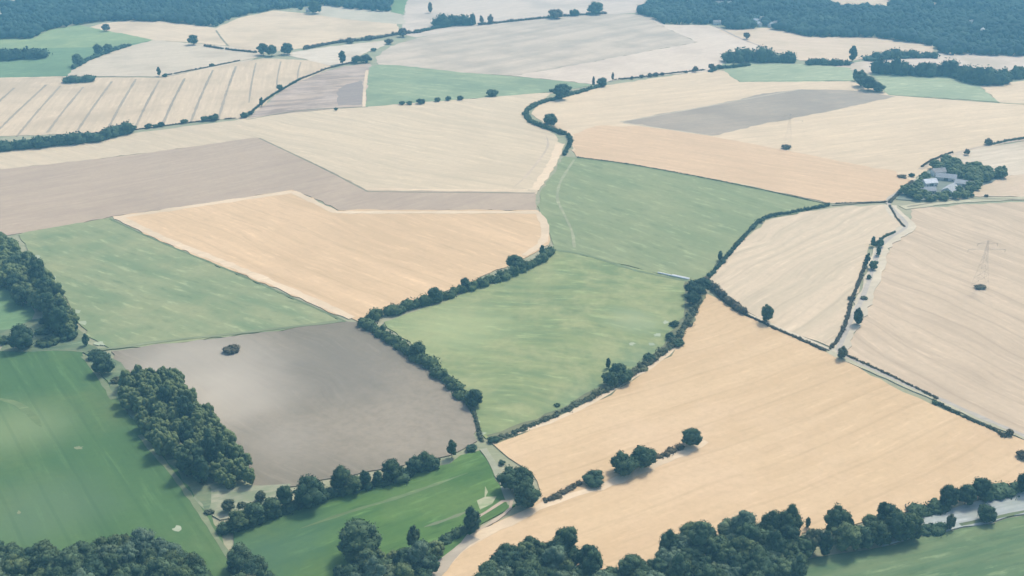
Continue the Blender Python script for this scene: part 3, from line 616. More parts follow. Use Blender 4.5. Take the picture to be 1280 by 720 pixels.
hedge([(1118,291),(1104,298),(1094,307)], 2.4, 1.8, 'thin hedge at the top of the lane, above the lane trees')
hedge([(1084,322),(1074,352),(1064,378),(1058,402),(1048,424),(1038,437)], 2.4, 2, 'thin brown hedge on the left side of the lane', BROWN)
hedge([(1112,258),(1120,272),(1130,284)], 1.8, 1.3, 'short thin hedge at the lane corner below the farmstead', BROWN)
hedge([(1060,446),(1110,469),(1165,496),(1170,499)], 2.0, 1.4, 'thin hedge above the straight lane, nearer the junction', BROWN, gaps=.2)
hedge([(1168,502),(1200,520),(1235,535),(1250,543)], 2.2, 1.6, 'thin hedge below the straight lane, near the right edge', SCRUB, gaps=.25)
hedge([(684,628),(705,616),(725,606)], 4, 2, 'low brown hedge stub at the left end of the bushy strip', BROWN)
hedge([(822,573),(838,566),(852,560)], 4.5, 2, 'low brown hedge stub between the big bush group and the last round tree', BROWN)
hedge([(165,163),(210,157),(260,151),(308,147)], 1.8, 1.2, 'thin low hedge under the striped field', BROWN, gaps=.3)
hedge([(308,147),(322,134),(340,120),(357,110),(376,99)], 3, 2.2, 'thin dark hedge up the right end of the striped field')
hedge([(376,99),(392,93),(410,86),(438,79),(452,76)], 3, 1.9, 'thin low hedge left of the square bush clump', BROWN)
hedge([(380,62),(420,54),(460,50),(500,43),(525,41)], 5.5, 4, 'bushy hedge below the cream field at the far left of centre', BROWN, gaps=.3)
hedge([(520,41),(545,36),(562,33)], 6, 4.5, 'short bushy hedge left of the far tree clump')
hedge([(600,31),(650,26),(700,21),(740,18),(757,17)], 6, 3.5, 'long far hedge along the top of the large grey field', BROWN, gaps=.22)
hedge([(256,58),(275,61),(300,64),(320,66)], 4.5, 3, 'low hedge left of the twin trees', BROWN, gaps=.3)
hedge([(92,86),(110,76),(135,66),(160,58)], 6, 4.5, 'bushy hedge rising along the far left green pasture')
hedge([(205,95),(262,84),(300,76)], 2.4, 1.6, 'thin low hedge above the striped field', BROWN, gaps=.35)
hedge([(768,100),(800,97),(840,92),(880,88)], 2.4, 1.8, 'thin broken hedge below the whitish curving field', BROWN, gaps=.4)
hedge([(1045,255),(1080,254),(1108,253)], 1.6, 1.1, 'very thin hedge left of the lane corner', BROWN)
hedge([(1112,254),(1122,243),(1140,228)], 3, 2.2, 'thin hedge beside the lane as it enters the farmstead', BROWN)
hedge([(1152,209),(1165,201),(1190,191)], 2.4, 1.8, 'thin hedge climbing behind the farmstead', BROWN)
hedge([(1240,181),(1262,176),(1290,172)], 3.5, 2.2, 'thin green hedge at the right edge above the farmstead', SCRUB)
hedge([(285,665),(320,655),(350,642),(385,632),(430,617),(470,609),(520,590),(545,583)], 7, 4.5, 'low undergrowth hedge linking the row of round trees above the bright meadow')
hedge([(1140,643),(1160,638),(1185,632)], 7, 3.5, 'dark low hedge left of the big round trees at lower right')
hedge([(1228,624),(1250,618),(1275,610),(1290,606)], 8, 5, 'dark hedge right of the big round trees at lower right')
hedge([(1145,667),(1165,663),(1178,661)], 6, 3, 'low dark bushy hedge on the lower side of the gravel track')
hedge([(555,676),(575,667),(590,662)], 6, 3.5, 'low dark hedge at the foot of the lone meadow tree')
# ---- tree belts far away (each reads as one belt)
hedge([(-30,188),(20,186),(80,180),(125,174),(162,166)], 18, 10, 'long dark tree belt at the left edge below the striped field', name='tree_belt', cat='tree belt', rag=.35)
hedge([(-20,74),(20,73),(52,71)], 26, 12, 'dark oblong copse in the far left green pasture', name='copse', cat='copse', rag=.3)
hedge([(84,103),(96,103),(110,102)], 14, 8, 'small dark copse at the top edge of the striped field', name='copse', cat='copse', rag=.35)
hedge([(912,78),(935,76),(960,77),(988,78)], 20, 14, 'dark tree belt at the left end of the pale green upper right pasture', name='tree_belt', cat='tree belt', rag=.5)
hedge([(1010,81),(1030,81),(1058,81)], 13, 8, 'low tree belt below the small pinkish cream field', name='tree_belt', cat='tree belt', rag=.4)
hedge([(1092,75),(1125,72),(1168,72)], 16, 9, 'narrow tree belt joining the far right forest', name='tree_belt', cat='tree belt', rag=.4)
hedge([(1098,92),(1140,94),(1190,95),(1200,98)], 18, 15, 'left half of the big tree belt above the right pale green pasture', name='tree_belt', cat='tree belt', rag=.5)
hedge([(1200,98),(1222,105),(1250,105),(1252,104)], 20, 16, 'tall bend of the big tree belt at upper right', name='tree_belt', cat='tree belt', rag=.5)
hedge([(1240,98),(1265,98),(1300,96)], 18, 13, 'right end of the big tree belt at the right edge', name='tree_belt', cat='tree belt', rag=.5)
hedge([(890,90),(897,86),(912,85),(935,82)], 8, 4.5, 'dark bushy hedge at the left tip of the pale green upper right pasture')
hedge([(548,33),(565,31),(588,31)], 22, 14, 'dense tree clump on the far hedge at top centre', name='tree_clump', cat='tree clump', rag=.5)
# ---- single trees: (x, foot y, width px, shape, label, height ratio, mat)
T1 = [
 (958,403,17,'tall','solitary dark egg shaped tree in the pale field above the stout hedge',1.05,None),
 (1071,406,14,'tall','isolated dark tree standing alone in the lower half of the lane',1.2,None),
 (863,558,25,'round','round dark tree at the right end of the bushy strip in the wheat',.95,LEAF_DK),
 (779,592,32,'broad','left tree of the big domed bush group in the wheat strip',1.0,None),
 (803,584,32,'broad','right tree of the big domed bush group in the wheat strip',1.0,None),
 (742,603,30,'bush','low flat bush left of the big domed bush group in the wheat strip',.75,None),
 (638,612,29,'round','upper left tree of the dark clump where the wheat meets the meadow path',1.0,LEAF_DK),
 (652,612,28,'round','upper right tree of the dark clump where the wheat meets the meadow path',1.0,LEAF_DK),
 (658,634,33,'round','lowest and largest tree of the dark clump at the bend of the pale headland',.95,LEAF_DK),
 (627,580,9,'bush','tiny bush at the top of the dark clump beside the meadow path',1.0,None),
 (590,665,25,'tall','lone dark tree standing in the lower right corner of the bright meadow',1.05,None),
 (593,508,21,'round','round dark tree ending the thick hedge at the bottom of the central pasture',1.0,LEAF_DK),
 (523,446,20,'round','dark round tree bulging from the middle of the thick hedge beside the ploughed field',1.0,LEAF_DK),
 (545,377,18,'round','dark round tree poking up from the lower half of the hedge under the orange wheat',1.05,LEAF_DK),
 (643,338,20,'round','broad dark tree bulging from the upper half of the hedge under the orange wheat',1.0,LEAF_DK),
 (582,362,13,'round','small round tree in the middle of the hedge under the orange wheat',1.1,LEAF_DK),
 (678,322,10,'tall','pointed small tree at the top end of the hedge under the orange wheat',1.2,None),
 (289,440,19,'bush','dark bush alone on the dark ploughed field',.85,BROWN),
 (688,158,20,'round','dark round tree on the inner bend of the winding hedge',.95,LEAF_DK),
 (702,124,22,'round','blue grey round tree at the top of the winding hedge',1.0,LEAF_DK),
 (690,115,8,'bush','tiny dark bush left of the tree topping the winding hedge',1.0,None),
 (712,112,8,'bush','tiny dark bush right of the tree topping the winding hedge',1.1,None),
 (752,108,15,'round','green round tree at the upper right end of the winding hedge',.8,LEAF),
 (742,108,6,'tall','slim pale tree beside the upper right end of the winding hedge',1.8,BROWN),
 (615,120,16,'bush','roundish bush at the lower right edge of the blue green pasture',1.0,None),
 (503,131,9,'bush','first bush from the left along the lower edge of the blue green pasture',1.1,None),
 (512,131,9,'bush','second bush from the left along the lower edge of the blue green pasture',1.0,None),
 (526,130,13,'bush','largest of the bushes at left along the lower edge of the blue green pasture',1.1,None),
 (547,127,9,'bush','fourth bush along the lower edge of the blue green pasture',1.3,None),
 (560,126,9,'bush','fifth bush along the lower edge of the blue green pasture',1.3,None),
 (575,125,9,'bush','last small bush in the row along the lower edge of the blue green pasture',1.3,None),
 (420,138,6,'bush','tiny dark bush under the mottled fallow field',1.2,None),
 (329,69,16,'round','left tree of the twin trees above the striped field',1.0,LEAF_DK),
 (340,70,15,'round','middle tree of the twin group above the striped field, touching the left one',1.0,LEAF_DK),
 (359,68,18,'round','separate right tree of the twin group above the striped field',.9,LEAF_DK),
 (384,60,8,'bush','small brown bush left at the foot of the far cream field',1.1,BROWN),
 (392,59,7,'bush','small brown bush just right of its neighbour at the foot of the far cream field',1.1,BROWN),
 (437,54,13,'bush','brown bush in the middle of the hedge below the far cream field',1.1,BROWN),
 (462,50,12,'bush','brown bush right of the middle in the hedge below the far cream field',1.1,BROWN),
 (504,46,14,'round','round brown tree at the right end of the hedge below the far cream field',.9,BROWN),
 (486,55,13,'bush','brownish bush at the upper left corner of the large grey field',1.0,BROWN),
 (467,64,8,'bush','small dark bush just above the square bush clump',1.1,None),
 (428,80,13,'tall','small tree standing left of the square bush clump',1.1,None),
 (446,79,15,'bush','left half of the square bush clump above the mottled field',1.2,None),
 (458,78,16,'bush','right half of the square bush clump above the mottled field',1.3,None),
 (242,56,15,'round','round dark tree alone on the upper right corner of the pale left field',.9,LEAF_DK),
 (133,39,12,'broad','small tree on the edge of the cream field near the far left forest',.9,BROWN),
 (199,95,7,'tall','small upright tree at the top edge of the striped field',1.4,None),
 (207,96,9,'bush','low bush beside the small upright tree at the top edge of the striped field',.9,None),
 (265,83,7,'bush','tiny bush on the boundary right of the small upright tree above the striped field',1.1,None),
 (98,82,16,'round','lowest tree on the hedge rising along the far left green pasture',1.0,LEAF_DK),
 (124,69,15,'round','middle tree on the hedge rising along the far left green pasture',1.0,LEAF_DK),
 (136,66,13,'round','upper tree on the hedge rising along the far left green pasture',1.0,LEAF_DK),
 (151,60,8,'bush','small bush at the upper end of the hedge rising along the far left green pasture',1.0,None),
 (394,17,20,'round','dark tree bulging below the far left forest edge',.9,LEAF_DK),
 (376,12,8,'bush','small bush left of the tree bulging below the far left forest',1.0,None),
 (538,16,8,'tall','lone thin tree in the far pale grey field',1.4,BROWN),
 (602,31,8,'tall','first pointed bush right of the far tree clump',1.2,BROWN),
 (613,30,10,'tall','second pointed bush right of the far tree clump',1.0,BROWN),
 (694,23,20,'bush','bush half way along the far hedge above the large grey field',1.1,BROWN),
 (718,20,14,'bush','bush right of the middle on the far hedge above the large grey field',1.2,None),
 (744,18,22,'round','big bush ending the far hedge above the large grey field',.8,LEAF_DK),
 (766,101,5,'tall','first tiny tree of the broken hedge below the whitish field',1.8,BROWN),
 (790,99,6,'bush','second tiny bush of the broken hedge below the whitish field',1.2,BROWN),
 (802,97,7,'bush','third tiny bush of the broken hedge below the whitish field',1.2,BROWN),
 (812,96,9,'bush','fourth bush of the broken hedge below the whitish field',1.1,BROWN),
 (820,95,8,'bush','fifth bush of the broken hedge below the whitish field',1.1,BROWN),
 (828,94,6,'bush','last tiny bush of the broken hedge below the whitish field',1.3,BROWN),
 (869,90,8,'round','small round tree right of the broken hedge below the whitish field',1.1,BROWN),
 (858,91,6,'bush','tiny bush left of the small round tree below the whitish field',.9,BROWN),
 (889,88,9,'round','brownish bush left of the pale green upper right pasture tip',1.1,BROWN),
 (933,49,9,'round','solitary small tree on the pinkish cream field by the brownish track',1.1,BROWN),
 (1065,77,14,'tall','solitary round topped tree above the low far right tree belt',1.2,None),
 (1075,108,22,'tall','left tree of the triangular clump at upper right',.8,None),
 (1085,113,24,'round','middle tree of the triangular clump at upper right',.8,LEAF_DK),
 (1098,115,18,'round','right tree of the triangular clump at upper right',.7,LEAF_DK),
 (1068,101,8,'tall','small upright tree on top of the triangular clump at upper right',1.6,None),
 (168,162,9,'bush','small dark bush at the right tip of the long tree belt under the striped field',1.1,None),
 (186,160,11,'bush','left bush of the row of three under the striped field',1.0,None),
 (195,159,9,'bush','middle bush of the row of three under the striped field',.9,None),
 (202,158,11,'bush','right bush of the row of three under the striped field',1.0,None),
 (230,154,12,'bush','single low dark bush under the striped field, between two bush groups',.8,None),
 (257,151,13,'bush','left bush of the green pair under the striped field',1.0,None),
 (268,150,15,'bush','right bush of the green pair under the striped field',1.0,None),
 (305,147,12,'bush','left bush at the foot of the hedge rising along the striped field',1.1,None),
 (314,143,9,'bush','second bush up the hedge rising along the striped field',1.1,None),
 (327,133,8,'tall','small upright tree on the hedge rising along the striped field',1.2,None),
 (350,114,9,'round','small round tree high on the hedge rising along the striped field',1.1,None),
 (951,278,8,'bush','dark bush at the upper end of the thin hedge beside the central pasture',1.0,None),
 (900,326,7,'tall','pointed bush at the lower end of the thin hedge beside the central pasture',1.4,None),
 (1208,194,8,'round','small dark tree on the track behind the farmstead',1.2,BROWN),
 (1235,181,11,'round','round dark tree at the top of the track behind the farmstead',.9,BROWN),
 (1139,221,8,'bush','small dark bush at the upper left of the farmstead',1.0,None),
 (1128,222,12,'bush','low brown bush left of the farmstead, out on the wheat',.5,BROWN),
 (1214,246,8,'bush','small green bush on the farm road below the farmstead',1.1,None),
 (1233,246,6,'bush','tiny brown bush on the farm road right of the green one',1.1,BROWN),
 (1091,308,8,'tall','upper left tree of the lane tree group',1.2,None),
 (1100,309,9,'round','upper right tree of the lane tree group',1.1,None),
 (1097,320,8,'tall','second row tree on the right side of the lane',1.2,None),
 (1083,332,8,'tall','dark upright tree on the left side of the lane',1.5,None),
 (1091,337,11,'round','dark tree in the middle of the lane tree group',1.1,None),
 (1086,349,6,'round','lowest small tree of the lane tree group',1.0,None),
 (1064,375,9,'bush','brown bush on the left hedge of the lane',1.1,BROWN),
 (1080,374,9,'bush','small grey bush right of the lane above the isolated lane tree',.8,SCRUB),
 (1052,449,14,'tall','pointed grey tree at the lane junction',.9,SCRUB),
 (1168,505,9,'bush','small dark bush half way along the straight lane',.9,None),
 (1254,546,11,'bush','left dark bush on the straight lane near the right edge',1.0,BROWN),
 (1262,545,11,'round','right dark bush on the straight lane near the right edge',1.0,BROWN),
 (1277,573,18,'bush','dark bush cut by the right edge below the straight lane',1.1,BROWN),
 (983,186,12,'bush','brown scrub at the foot of the distant lattice pylon',.8,BROWN),
 (1225,360,17,'bush','brown scrub at the foot of the nearer lattice pylon',.45,BROWN),
 (867,370,22,'broad','dark tree at the top corner of the scrubby verge, on the left',1.0,LEAF_DK),
 (877,364,20,'broad','dark tree at the top corner of the scrubby verge, on the right',1.0,LEAF_DK),
 (866,381,17,'round','dark tree just below the top corner of the scrubby verge',1.0,LEAF_DK),
 (843,408,12,'bush','small dark bush on the upper scrubby verge',1.0,None),
 (838,424,14,'bush','dark bush on the scrubby verge below the upper small one',1.0,None),
 (848,432,15,'bush','dark bush on the scrubby verge next to the wheat edge',1.0,None),
 (812,450,15,'bush','dark bush on the scrubby verge above the densest clump',1.0,None),
 (772,472,20,'broad','upper tree of the densest clump on the scrubby verge',1.2,None),
 (763,482,20,'broad','lower left tree of the densest clump on the scrubby verge',1.1,None),
 (780,478,20,'broad','lower right tree of the densest clump on the scrubby verge',1.0,None),
 (760,461,7,'tall','slim small tree at the upper left of the densest verge clump',1.6,None),
 (696,508,8,'bush','tiny bush in the lower scrubby verge',.9,None),
 (617,552,14,'bush','dark bush at the very bottom tip of the central pasture',.8,None),
 (590,563,14,'bush','low dark bush at the upper right end of the meadow tree row',.8,None),
 (565,572,13,'tall','small upright tree near the upper right end of the meadow tree row',1.4,None),
 (541,584,12,'bush','little bush right of the big pair in the meadow tree row',.8,None),
 (533,587,22,'round','larger right tree of the big pair in the meadow tree row',1.05,LEAF_DK),
 (518,590,21,'round','left tree of the big pair in the meadow tree row',1.0,LEAF_DK),
 (491,600,27,'round','big solitary round crown in the middle of the meadow tree row',.95,LEAF_DK),
 (472,607,14,'tall','small tree just left of the big solitary crown in the meadow row',1.1,None),
 (457,610,17,'tall','medium tree second left of the big solitary crown in the meadow row',1.1,None),
 (440,617,24,'round','right crown of the brownish pair in the meadow tree row',.95,LEAF),
 (427,613,26,'round','left, taller crown of the brownish pair in the meadow tree row',1.2,LEAF_DK),
 (411,620,16,'bush','small bush between the brownish pair and the broad crown in the meadow row',1.1,None),
 (387,633,38,'round','broadest crown near the left end of the meadow tree row',1.0,LEAF_DK),
 (357,636,22,'tall','tree left of the broadest crown in the meadow tree row',1.1,None),
 (340,646,24,'round','tree second left of the broadest crown in the meadow tree row',1.0,None),
 (318,654,26,'round','dark tree towards the left end of the meadow tree row',1.0,None),
 (298,662,26,'round','dark tree close to the left end of the meadow tree row',.9,None),
 (283,664,20,'bush','leftmost dark bush of the meadow tree row beside the green pasture',1.0,None),
 (326,627,13,'round','brown green tree behind the left end of the meadow tree row, on dry grass',1.1,SCRUB),
 (287,640,16,'round','green brown tree on the dry grass bank',1.1,SCRUB),
 (302,634,11,'bush','bush in the middle of the dry grass bank',1.1,SCRUB),
 (262,642,12,'bush','bush at the left end of the dry grass bank',.9,SCRUB),
 (28,437,30,'round','big round dark tree at the left edge above the large green pasture',1.0,LEAF_DK),
 (8,428,18,'bush','dark bush left of the big round tree at the left edge',.8,None),
 (131,467,27,'round','dark round tree at the left corner of the ploughed field',.9,LEAF_DK),
 (121,448,20,'bush','bush above the dark round tree at the left corner of the ploughed field',.9,None),
 (108,433,10,'tall','small dark tree at the end of the scrub beside the left pasture',1.3,None),
 (95,414,10,'tall','small upright tree below the left wood',1.4,None),
 (60,403,18,'bush','upper flat bush in the scrub below the left wood',.6,LEAF_DK),
 (55,416,22,'bush','middle flat bush in the scrub below the left wood',.6,LEAF_DK),
 (60,430,26,'bush','lowest flat bush in the scrub below the left wood',.6,LEAF_DK),
 (75,420,18,'bush','round bush in the centre of the scrub below the left wood',.8,None),
 (86,424,20,'bush','right hand bush of the scrub below the left wood',.9,None),
 (70,407,14,'bush','grey bush at the top of the scrub below the left wood',.9,SCRUB),
 (145,478,13,'bush','bush between the corner tree and the block of trees',.9,SCRUB),
 (76,392,14,'bush','pale bush at the lower tip of the left wood',1.1,SCRUB),
 (62,386,14,'bush','second pale bush at the lower tip of the left wood',1.1,SCRUB),
 # lower right row
 (1043,668,27,'round','tall pointed dark tree rising above the row at lower right',1.35,LEAF_DK),
 (1062,668,10,'tall','thin dark tree right of the tall pointed one',1.5,None),
 (1009,660,7,'tall','tiny dark treetop at the left of the lower right row',1.5,None),
 (1016,690,22,'round','pale yellow green tree in the lower right row',1.35,SCRUB),
 (1030,694,19,'tall','narrow dark tree between the pale tree and the grey green tree',1.3,None),
 (1056,688,33,'round','broad grey green tree fronting the lower right row',.95,LEAF),
 (1078,684,26,'round','second grey green tree fronting the lower right row',1.0,LEAF_DK),
 (1098,680,28,'round','middle tree of the front of the lower right row',1.0,LEAF_DK),
 (1088,662,18,'round','small tree behind the middle of the lower right row',1.0,None),
 (1103,659,20,'tall','taller tree behind the lower right row',1.2,None),
 (1114,662,20,'tall','pointed tree behind the right half of the lower right row',1.2,None),
 (1122,675,30,'round','large dark tree near the right end of the lower right row',1.15,LEAF_DK),
 (1138,673,28,'round','rightmost large dark tree ending the lower right row',1.1,LEAF_DK),
 (1150,645,12,'bush','small bush left of the big round trees at lower right',1.0,None),
 (1187,661,15,'tall','small grey tree on the lower side of the gravel track',1.2,SCRUB),
 (1232,652,27,'round','round grey green tree standing in the gravel track',.95,LEAF_DK),
 (1186,632,28,'round','leftmost of the three big round trees at lower right',1.15,LEAF_DK),
 (1206,630,28,'round','middle one of the three big round trees at lower right',1.1,LEAF_DK),
 (1226,625,30,'round','tallest, rightmost of the three big round trees at lower right',1.15,LEAF_DK),
 (1280,614,24,'round','tree cut by the right edge at lower right',1.3,LEAF_DK),
 # lower centre
 (450,700,54,'round','largest domed tree at lower centre on the meadow edge',.95,LEAF_DK),
 (517,688,18,'tall','slim light tree sticking up at lower centre',1.5,LEAF),
]
for x, y, wp, sh, lab, hr, mt in T1:
    cat = 'bush' if sh == 'bush' else 'tree'
    place(('bush' if sh == 'bush' else 'tree'), x, y, wp*(1.3 if y > 640 and 980 < x < 1145 else 1.0 if y < 175 or x > 1145 else 1.18), sh, lab, cat, None, hr, mt)
# ---- woods (individual trees)
wood([(152,505),(160,478),(200,476),(228,482),(248,515),(268,535),(285,556),(300,575),(326,608),(262,616),(236,606),(205,578),(172,530)],
     8.0, ('tall',), 'tree of the dark block wood between green pasture and ploughed field', 'trees of the dark block wood', (8.5,12.5), (1.25,1.75), (None, None, LEAF_DK, LEAF))
wood([(-50,322),(5,308),(28,326),(54,348),(80,384),(100,418),(98,428),(66,420),(62,404),(30,384),(0,362),(-50,356)],
     9.5, ('tall','round'), 'tree of the dark wood at the left edge beside the upper left pasture', 'trees of the left edge wood', (12,17), (1.0,1.35), (None, LEAF_DK))
wood([(-30,705),(60,696),(120,692),(180,688),(215,698),(245,716),(262,770),(-30,790)],
     9.5, ('round','round','broad'), 'tree of the bottom left corner wood below the dark green pasture', 'trees of the bottom left wood', (11,17), (.95,1.3), (None, LEAF_DK, LEAF, None, LEAF_LT))
wood([(285,700),(325,704),(345,735),(350,770),(300,780),(285,730)],
     10, ('round',), 'tree of the small clump on the bottom edge between green pasture and meadow', 'trees of the small bottom edge clump', (11,15), (.95,1.1), (None, LEAF_DK, SCRUB))
wood([(425,722),(470,705),(500,700),(530,698),(552,688),(548,704),(532,725),(522,780),(425,780)],
     8.4, ('round','round','tall'), 'tree of the bottom centre wood left of the earth path', 'trees of the bottom centre wood', (9,15), (.95,1.2), (None, LEAF, LEAF_DK, LEAF_LT))
wood([(596,722),(622,702),(655,692),(700,692),(725,706),(745,722),(790,722),(815,700),(850,686),(900,676),(945,672),(985,672),(1002,690),(1006,712),(1000,790),(580,790),(584,745)],
     8.6, ('round','round','broad','tall'), 'tree of the large wood along the bottom edge below the wheat', 'trees of the large bottom edge wood', (11,17), (.9,1.2), (None, LEAF, LEAF_DK, None, LEAF_LT))
# farmstead trees
wood([(1165,213),(1182,202),(1205,210),(1228,214),(1228,214),(1234,228),(1215,232),(1192,220)],
     9, ('round','round'), 'tree of the dense grove behind the farm buildings', 'trees behind the farm', (11,15), (.65,.85), (LEAF_DK,))
wood([(1230,216),(1256,218),(1252,224),(1228,230)],
     10, ('round',), 'tree of the lighter grove right of the farm buildings', 'trees right of the farm', (11,14), (.8,1.1), (LEAF_DK,))
wood([(1124,249),(1142,230),(1158,224),(1164,230),(1150,240),(1140,249)],
     10.5, ('round','bush'), 'tree left of the farm buildings beside the lane', 'trees left of the farm', (11,15), (.7,1.0), (None,))
wood([(1140,250),(1150,243),(1175,246),(1185,240),(1205,240),(1224,229),(1226,236),(1202,250),(1150,254)],
     9, ('bush','round'), 'tree in the row in front of the farm buildings', 'trees in front of the farm', (9,12), (.6,.9), (None,))
plant_woods(298-sum(1 for t in T1 if t[3] != 'bush'))
print('individual plants', len(TREES))

# ------------------------------------------------------------------ far forests (uncountable)
def forest(name, poly, label, holes=(), spacing=9.5):
    x, y, _ = unp([p[0] for p in poly], [p[1] for p in poly]); P = np.c_[x, y]
    r = np.random.RandomState(3); lo, hi = P.min(0), P.max(0)
    A, B = np.meshgrid(np.arange(lo[0], hi[0], spacing), np.arange(lo[1], hi[1], spacing*.9)); A = A.ravel(); B = B.ravel()
    A = A+r.uniform(-.4, .4, len(A))*spacing; B = B+r.uniform(-.4, .4, len(B))*spacing
    k = inpoly(A, B, P)
    for h in holes:
        if len(h) == 3: k &= ~((np.abs(A-h[0]) < h[2]) & (B > h[1]-h[2]*2.2) & (B < h[1]+h[2]))
        else:
            hx, hy, _ = unp([p[0] for p in h], [p[1] for p in h]); k &= ~inpoly(A, B, np.c_[hx, hy])
    A, B = A[k], B[k]; n = len(A); print(name, n)
    w_ = spacing*r.uniform(.5, .9, n)*(1+.35*np.sin(A/60)*np.cos(B/45)); hh = r.uniform(9, 16, n)
    cen = np.c_[A, B, gh(A, B)+hh*.5]; rad = np.c_[w_, w_, hh*.52]
    x0 = np.array([A.mean(), B.mean(), 0])
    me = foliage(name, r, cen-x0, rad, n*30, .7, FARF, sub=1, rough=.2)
    o = link(bpy.data.objects.new(name, me)); o.location = x0
    return tag(o, label, 'forest', kind='stuff')
HOUSES = [  # px, py, length m, heading, label, wall, roof height factor
 (1212,31,18,.3,'small white house in the far right forest, highest of the two near the right edge'),
 (1228,41,16,1.2,'small white house in the far right forest, lower right of its neighbour'),
 (896,31,18,.1,'lone white building near the lower left edge of the far right forest'),
 (862,6,16,.5,'left house of the far hamlet at the top of the far right forest'),
 (868,2,13,1.4,'small house tucked behind the left house of the far hamlet'),
 (899,7,20,0.,'long white house right of the far hamlet at the top of the forest'),
 (911,7,13,.2,'short white house next to the long one at the top of the forest'),
 (945,29,15,2.3,'left house of the settlement at the lower edge of the far right forest'),
 (954,26,18,.2,'upper right long house of the settlement at the lower edge of the far right forest'),
 (963,34,13,.9,'lowest house of the settlement at the lower edge of the far right forest'),
 (949,33,12,1.8,'middle house of the settlement at the lower edge of the far right forest'),
 (969,32,13,.1,'small house furthest right of the forest edge settlement'),
 (386,15,14,.3,'small white house beside the tree bulging below the far left forest')]
HP = []
for h in HOUSES: x, y = G(h[0], h[1]); HP.append((x, y, 10))
forest('far_left_forest', [(-60,49),(42,48),(58,39),(98,31),(140,26),(205,27),(268,34),(300,20),(342,12),(372,10),(388,8),(400,6),(430,10),(470,14),(489,15),(493,-16),(-80,-20)],
       'hazy blue forest covering the top left corner', holes=[[(-30,0),(28,-2),(26,6),(-30,7)], [(-30,11),(10,10),(6,15),(2,26),(-30,28)], (*HP[-1][:2], 10)])
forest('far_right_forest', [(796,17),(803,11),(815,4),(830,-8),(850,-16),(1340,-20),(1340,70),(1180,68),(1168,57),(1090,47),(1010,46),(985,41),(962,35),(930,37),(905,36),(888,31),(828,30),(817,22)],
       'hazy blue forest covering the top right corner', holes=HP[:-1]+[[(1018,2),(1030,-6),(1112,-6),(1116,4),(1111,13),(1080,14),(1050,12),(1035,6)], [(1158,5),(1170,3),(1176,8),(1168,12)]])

# ------------------------------------------------------------------ buildings
WHITE = plain('white_render', (.72, .72, .70)); GREYR = plain('grey_sheet_roof', (.40, .42, .43), .6); SLATE = plain('slate_roof', (.24, .26, .28), .7)
GLASS = plain('window_glass', (.05, .07, .09), .15); DOORM = plain('barn_door', (.20, .24, .24), .7); TILE = plain('tile_roof', (.40, .38, .36), .8); PALER = plain('pale_roof', (.74, .76, .77), .5)
def mesh_obj(name, V, Fs, mat, parent):
    me = bpy.data.meshes.new(name); me.from_pydata(V, [], Fs); me.materials.append(mat); me.update()
    o = link(bpy.data.objects.new(name, me)); o.parent = parent; return o
def boxv(x0, x1, y0, y1, z0, z1):
    V = [(x, y, z) for z in (z0, z1) for x, y in ((x0, y0), (x1, y0), (x1, y1), (x0, y1))]
    return V, [(0,3,2,1),(4,5,6,7),(0,1,5,4),(1,2,6,5),(2,3,7,6),(3,0,4,7)]
def building(name, x, y, L, Wd, hw, hr, rot, label, wall, roof, cat, nwin=3, big_door=False):
    r = link(bpy.data.objects.new(name, None)); r.location = (x, y, float(gh(x, y))-.2); r.rotation_euler = (0, 0, rot); tag(r, label, cat)
    a, b = L/2, Wd/2
    V = [(-a,-b,0),(a,-b,0),(a,b,0),(-a,b,0),(-a,-b,hw),(a,-b,hw),(a,b,hw),(-a,b,hw),(-a,0,hw+hr),(a,0,hw+hr)]
    mesh_obj('walls', V, [(0,1,5,4),(2,3,7,6),(1,2,6,9,5),(3,0,4,8,7),(0,3,2,1)], wall, r)
    e = .5; t = .22; s = hr/b; z0 = hw-e*s+.05
    V = [(-a-e,-b-e,z0),(a+e,-b-e,z0),(a+e,0,hw+hr+.05),(-a-e,0,hw+hr+.05),(a+e,b+e,z0),(-a-e,b+e,z0)]; V += [(p[0],p[1],p[2]+t) for p in V]
    mesh_obj('roof', V, [(6,7,8,9),(9,8,10,11),(0,3,2,1),(3,5,4,2),(0,1,7,6),(5,11,10,4),(1,2,8,7),(2,4,10,8),(0,6,9,3),(3,9,11,5)], roof, r)
    dw = 4.2 if big_door else 1.1; dh = min(hw-.4, 3.8 if big_door else 2.1)
    for sd in ((-1, 1) if big_door else (-1,)):
        V, Fs = boxv(-dw/2, dw/2, sd*b-.06, sd*b+.06, .2, dh); mesh_obj('door', V, Fs, DOORM, r)
    for k in range(nwin):
        wx = -a+L*(k+.5)/nwin
        if abs(wx) < dw/2+.8: wx += 1.6
        for sd in (-1, 1):
            V, Fs = boxv(wx-.55, wx+.55, sd*b-.05, sd*b+.05, 1.1, 2.3); f = mesh_obj('window', V, Fs, WHITE, r)
            V, Fs = boxv(wx-.45, wx+.45, sd*b-.07, sd*b+.07, 1.2, 2.2); mesh_obj('pane', V, Fs, GLASS, f)
    if not big_door:
        V, Fs = boxv(a*.5-.45, a*.5+.45, -.45, .45, hw+hr*.6, hw+hr+1.1); mesh_obj('chimney', V, Fs, TILE, r)
    return r
def bpx(name, px, py, *q, **k):
    x, y = G(px, py); return building(name, x, y, *q, **k)
bpx('barn', 1161, 232, 14, 9, 4.5, 3, .25, 'white roofed barn, brightest roof of the farmstead', WHITE, PALER, 'barn', big_door=True, nwin=3)
bpx('barn', 1187, 241, 20, 11, 4.5, 3.5, .9, 'large light grey barn in the centre front of the farmstead', WHITE, GREYR, 'barn', big_door=True, nwin=4)
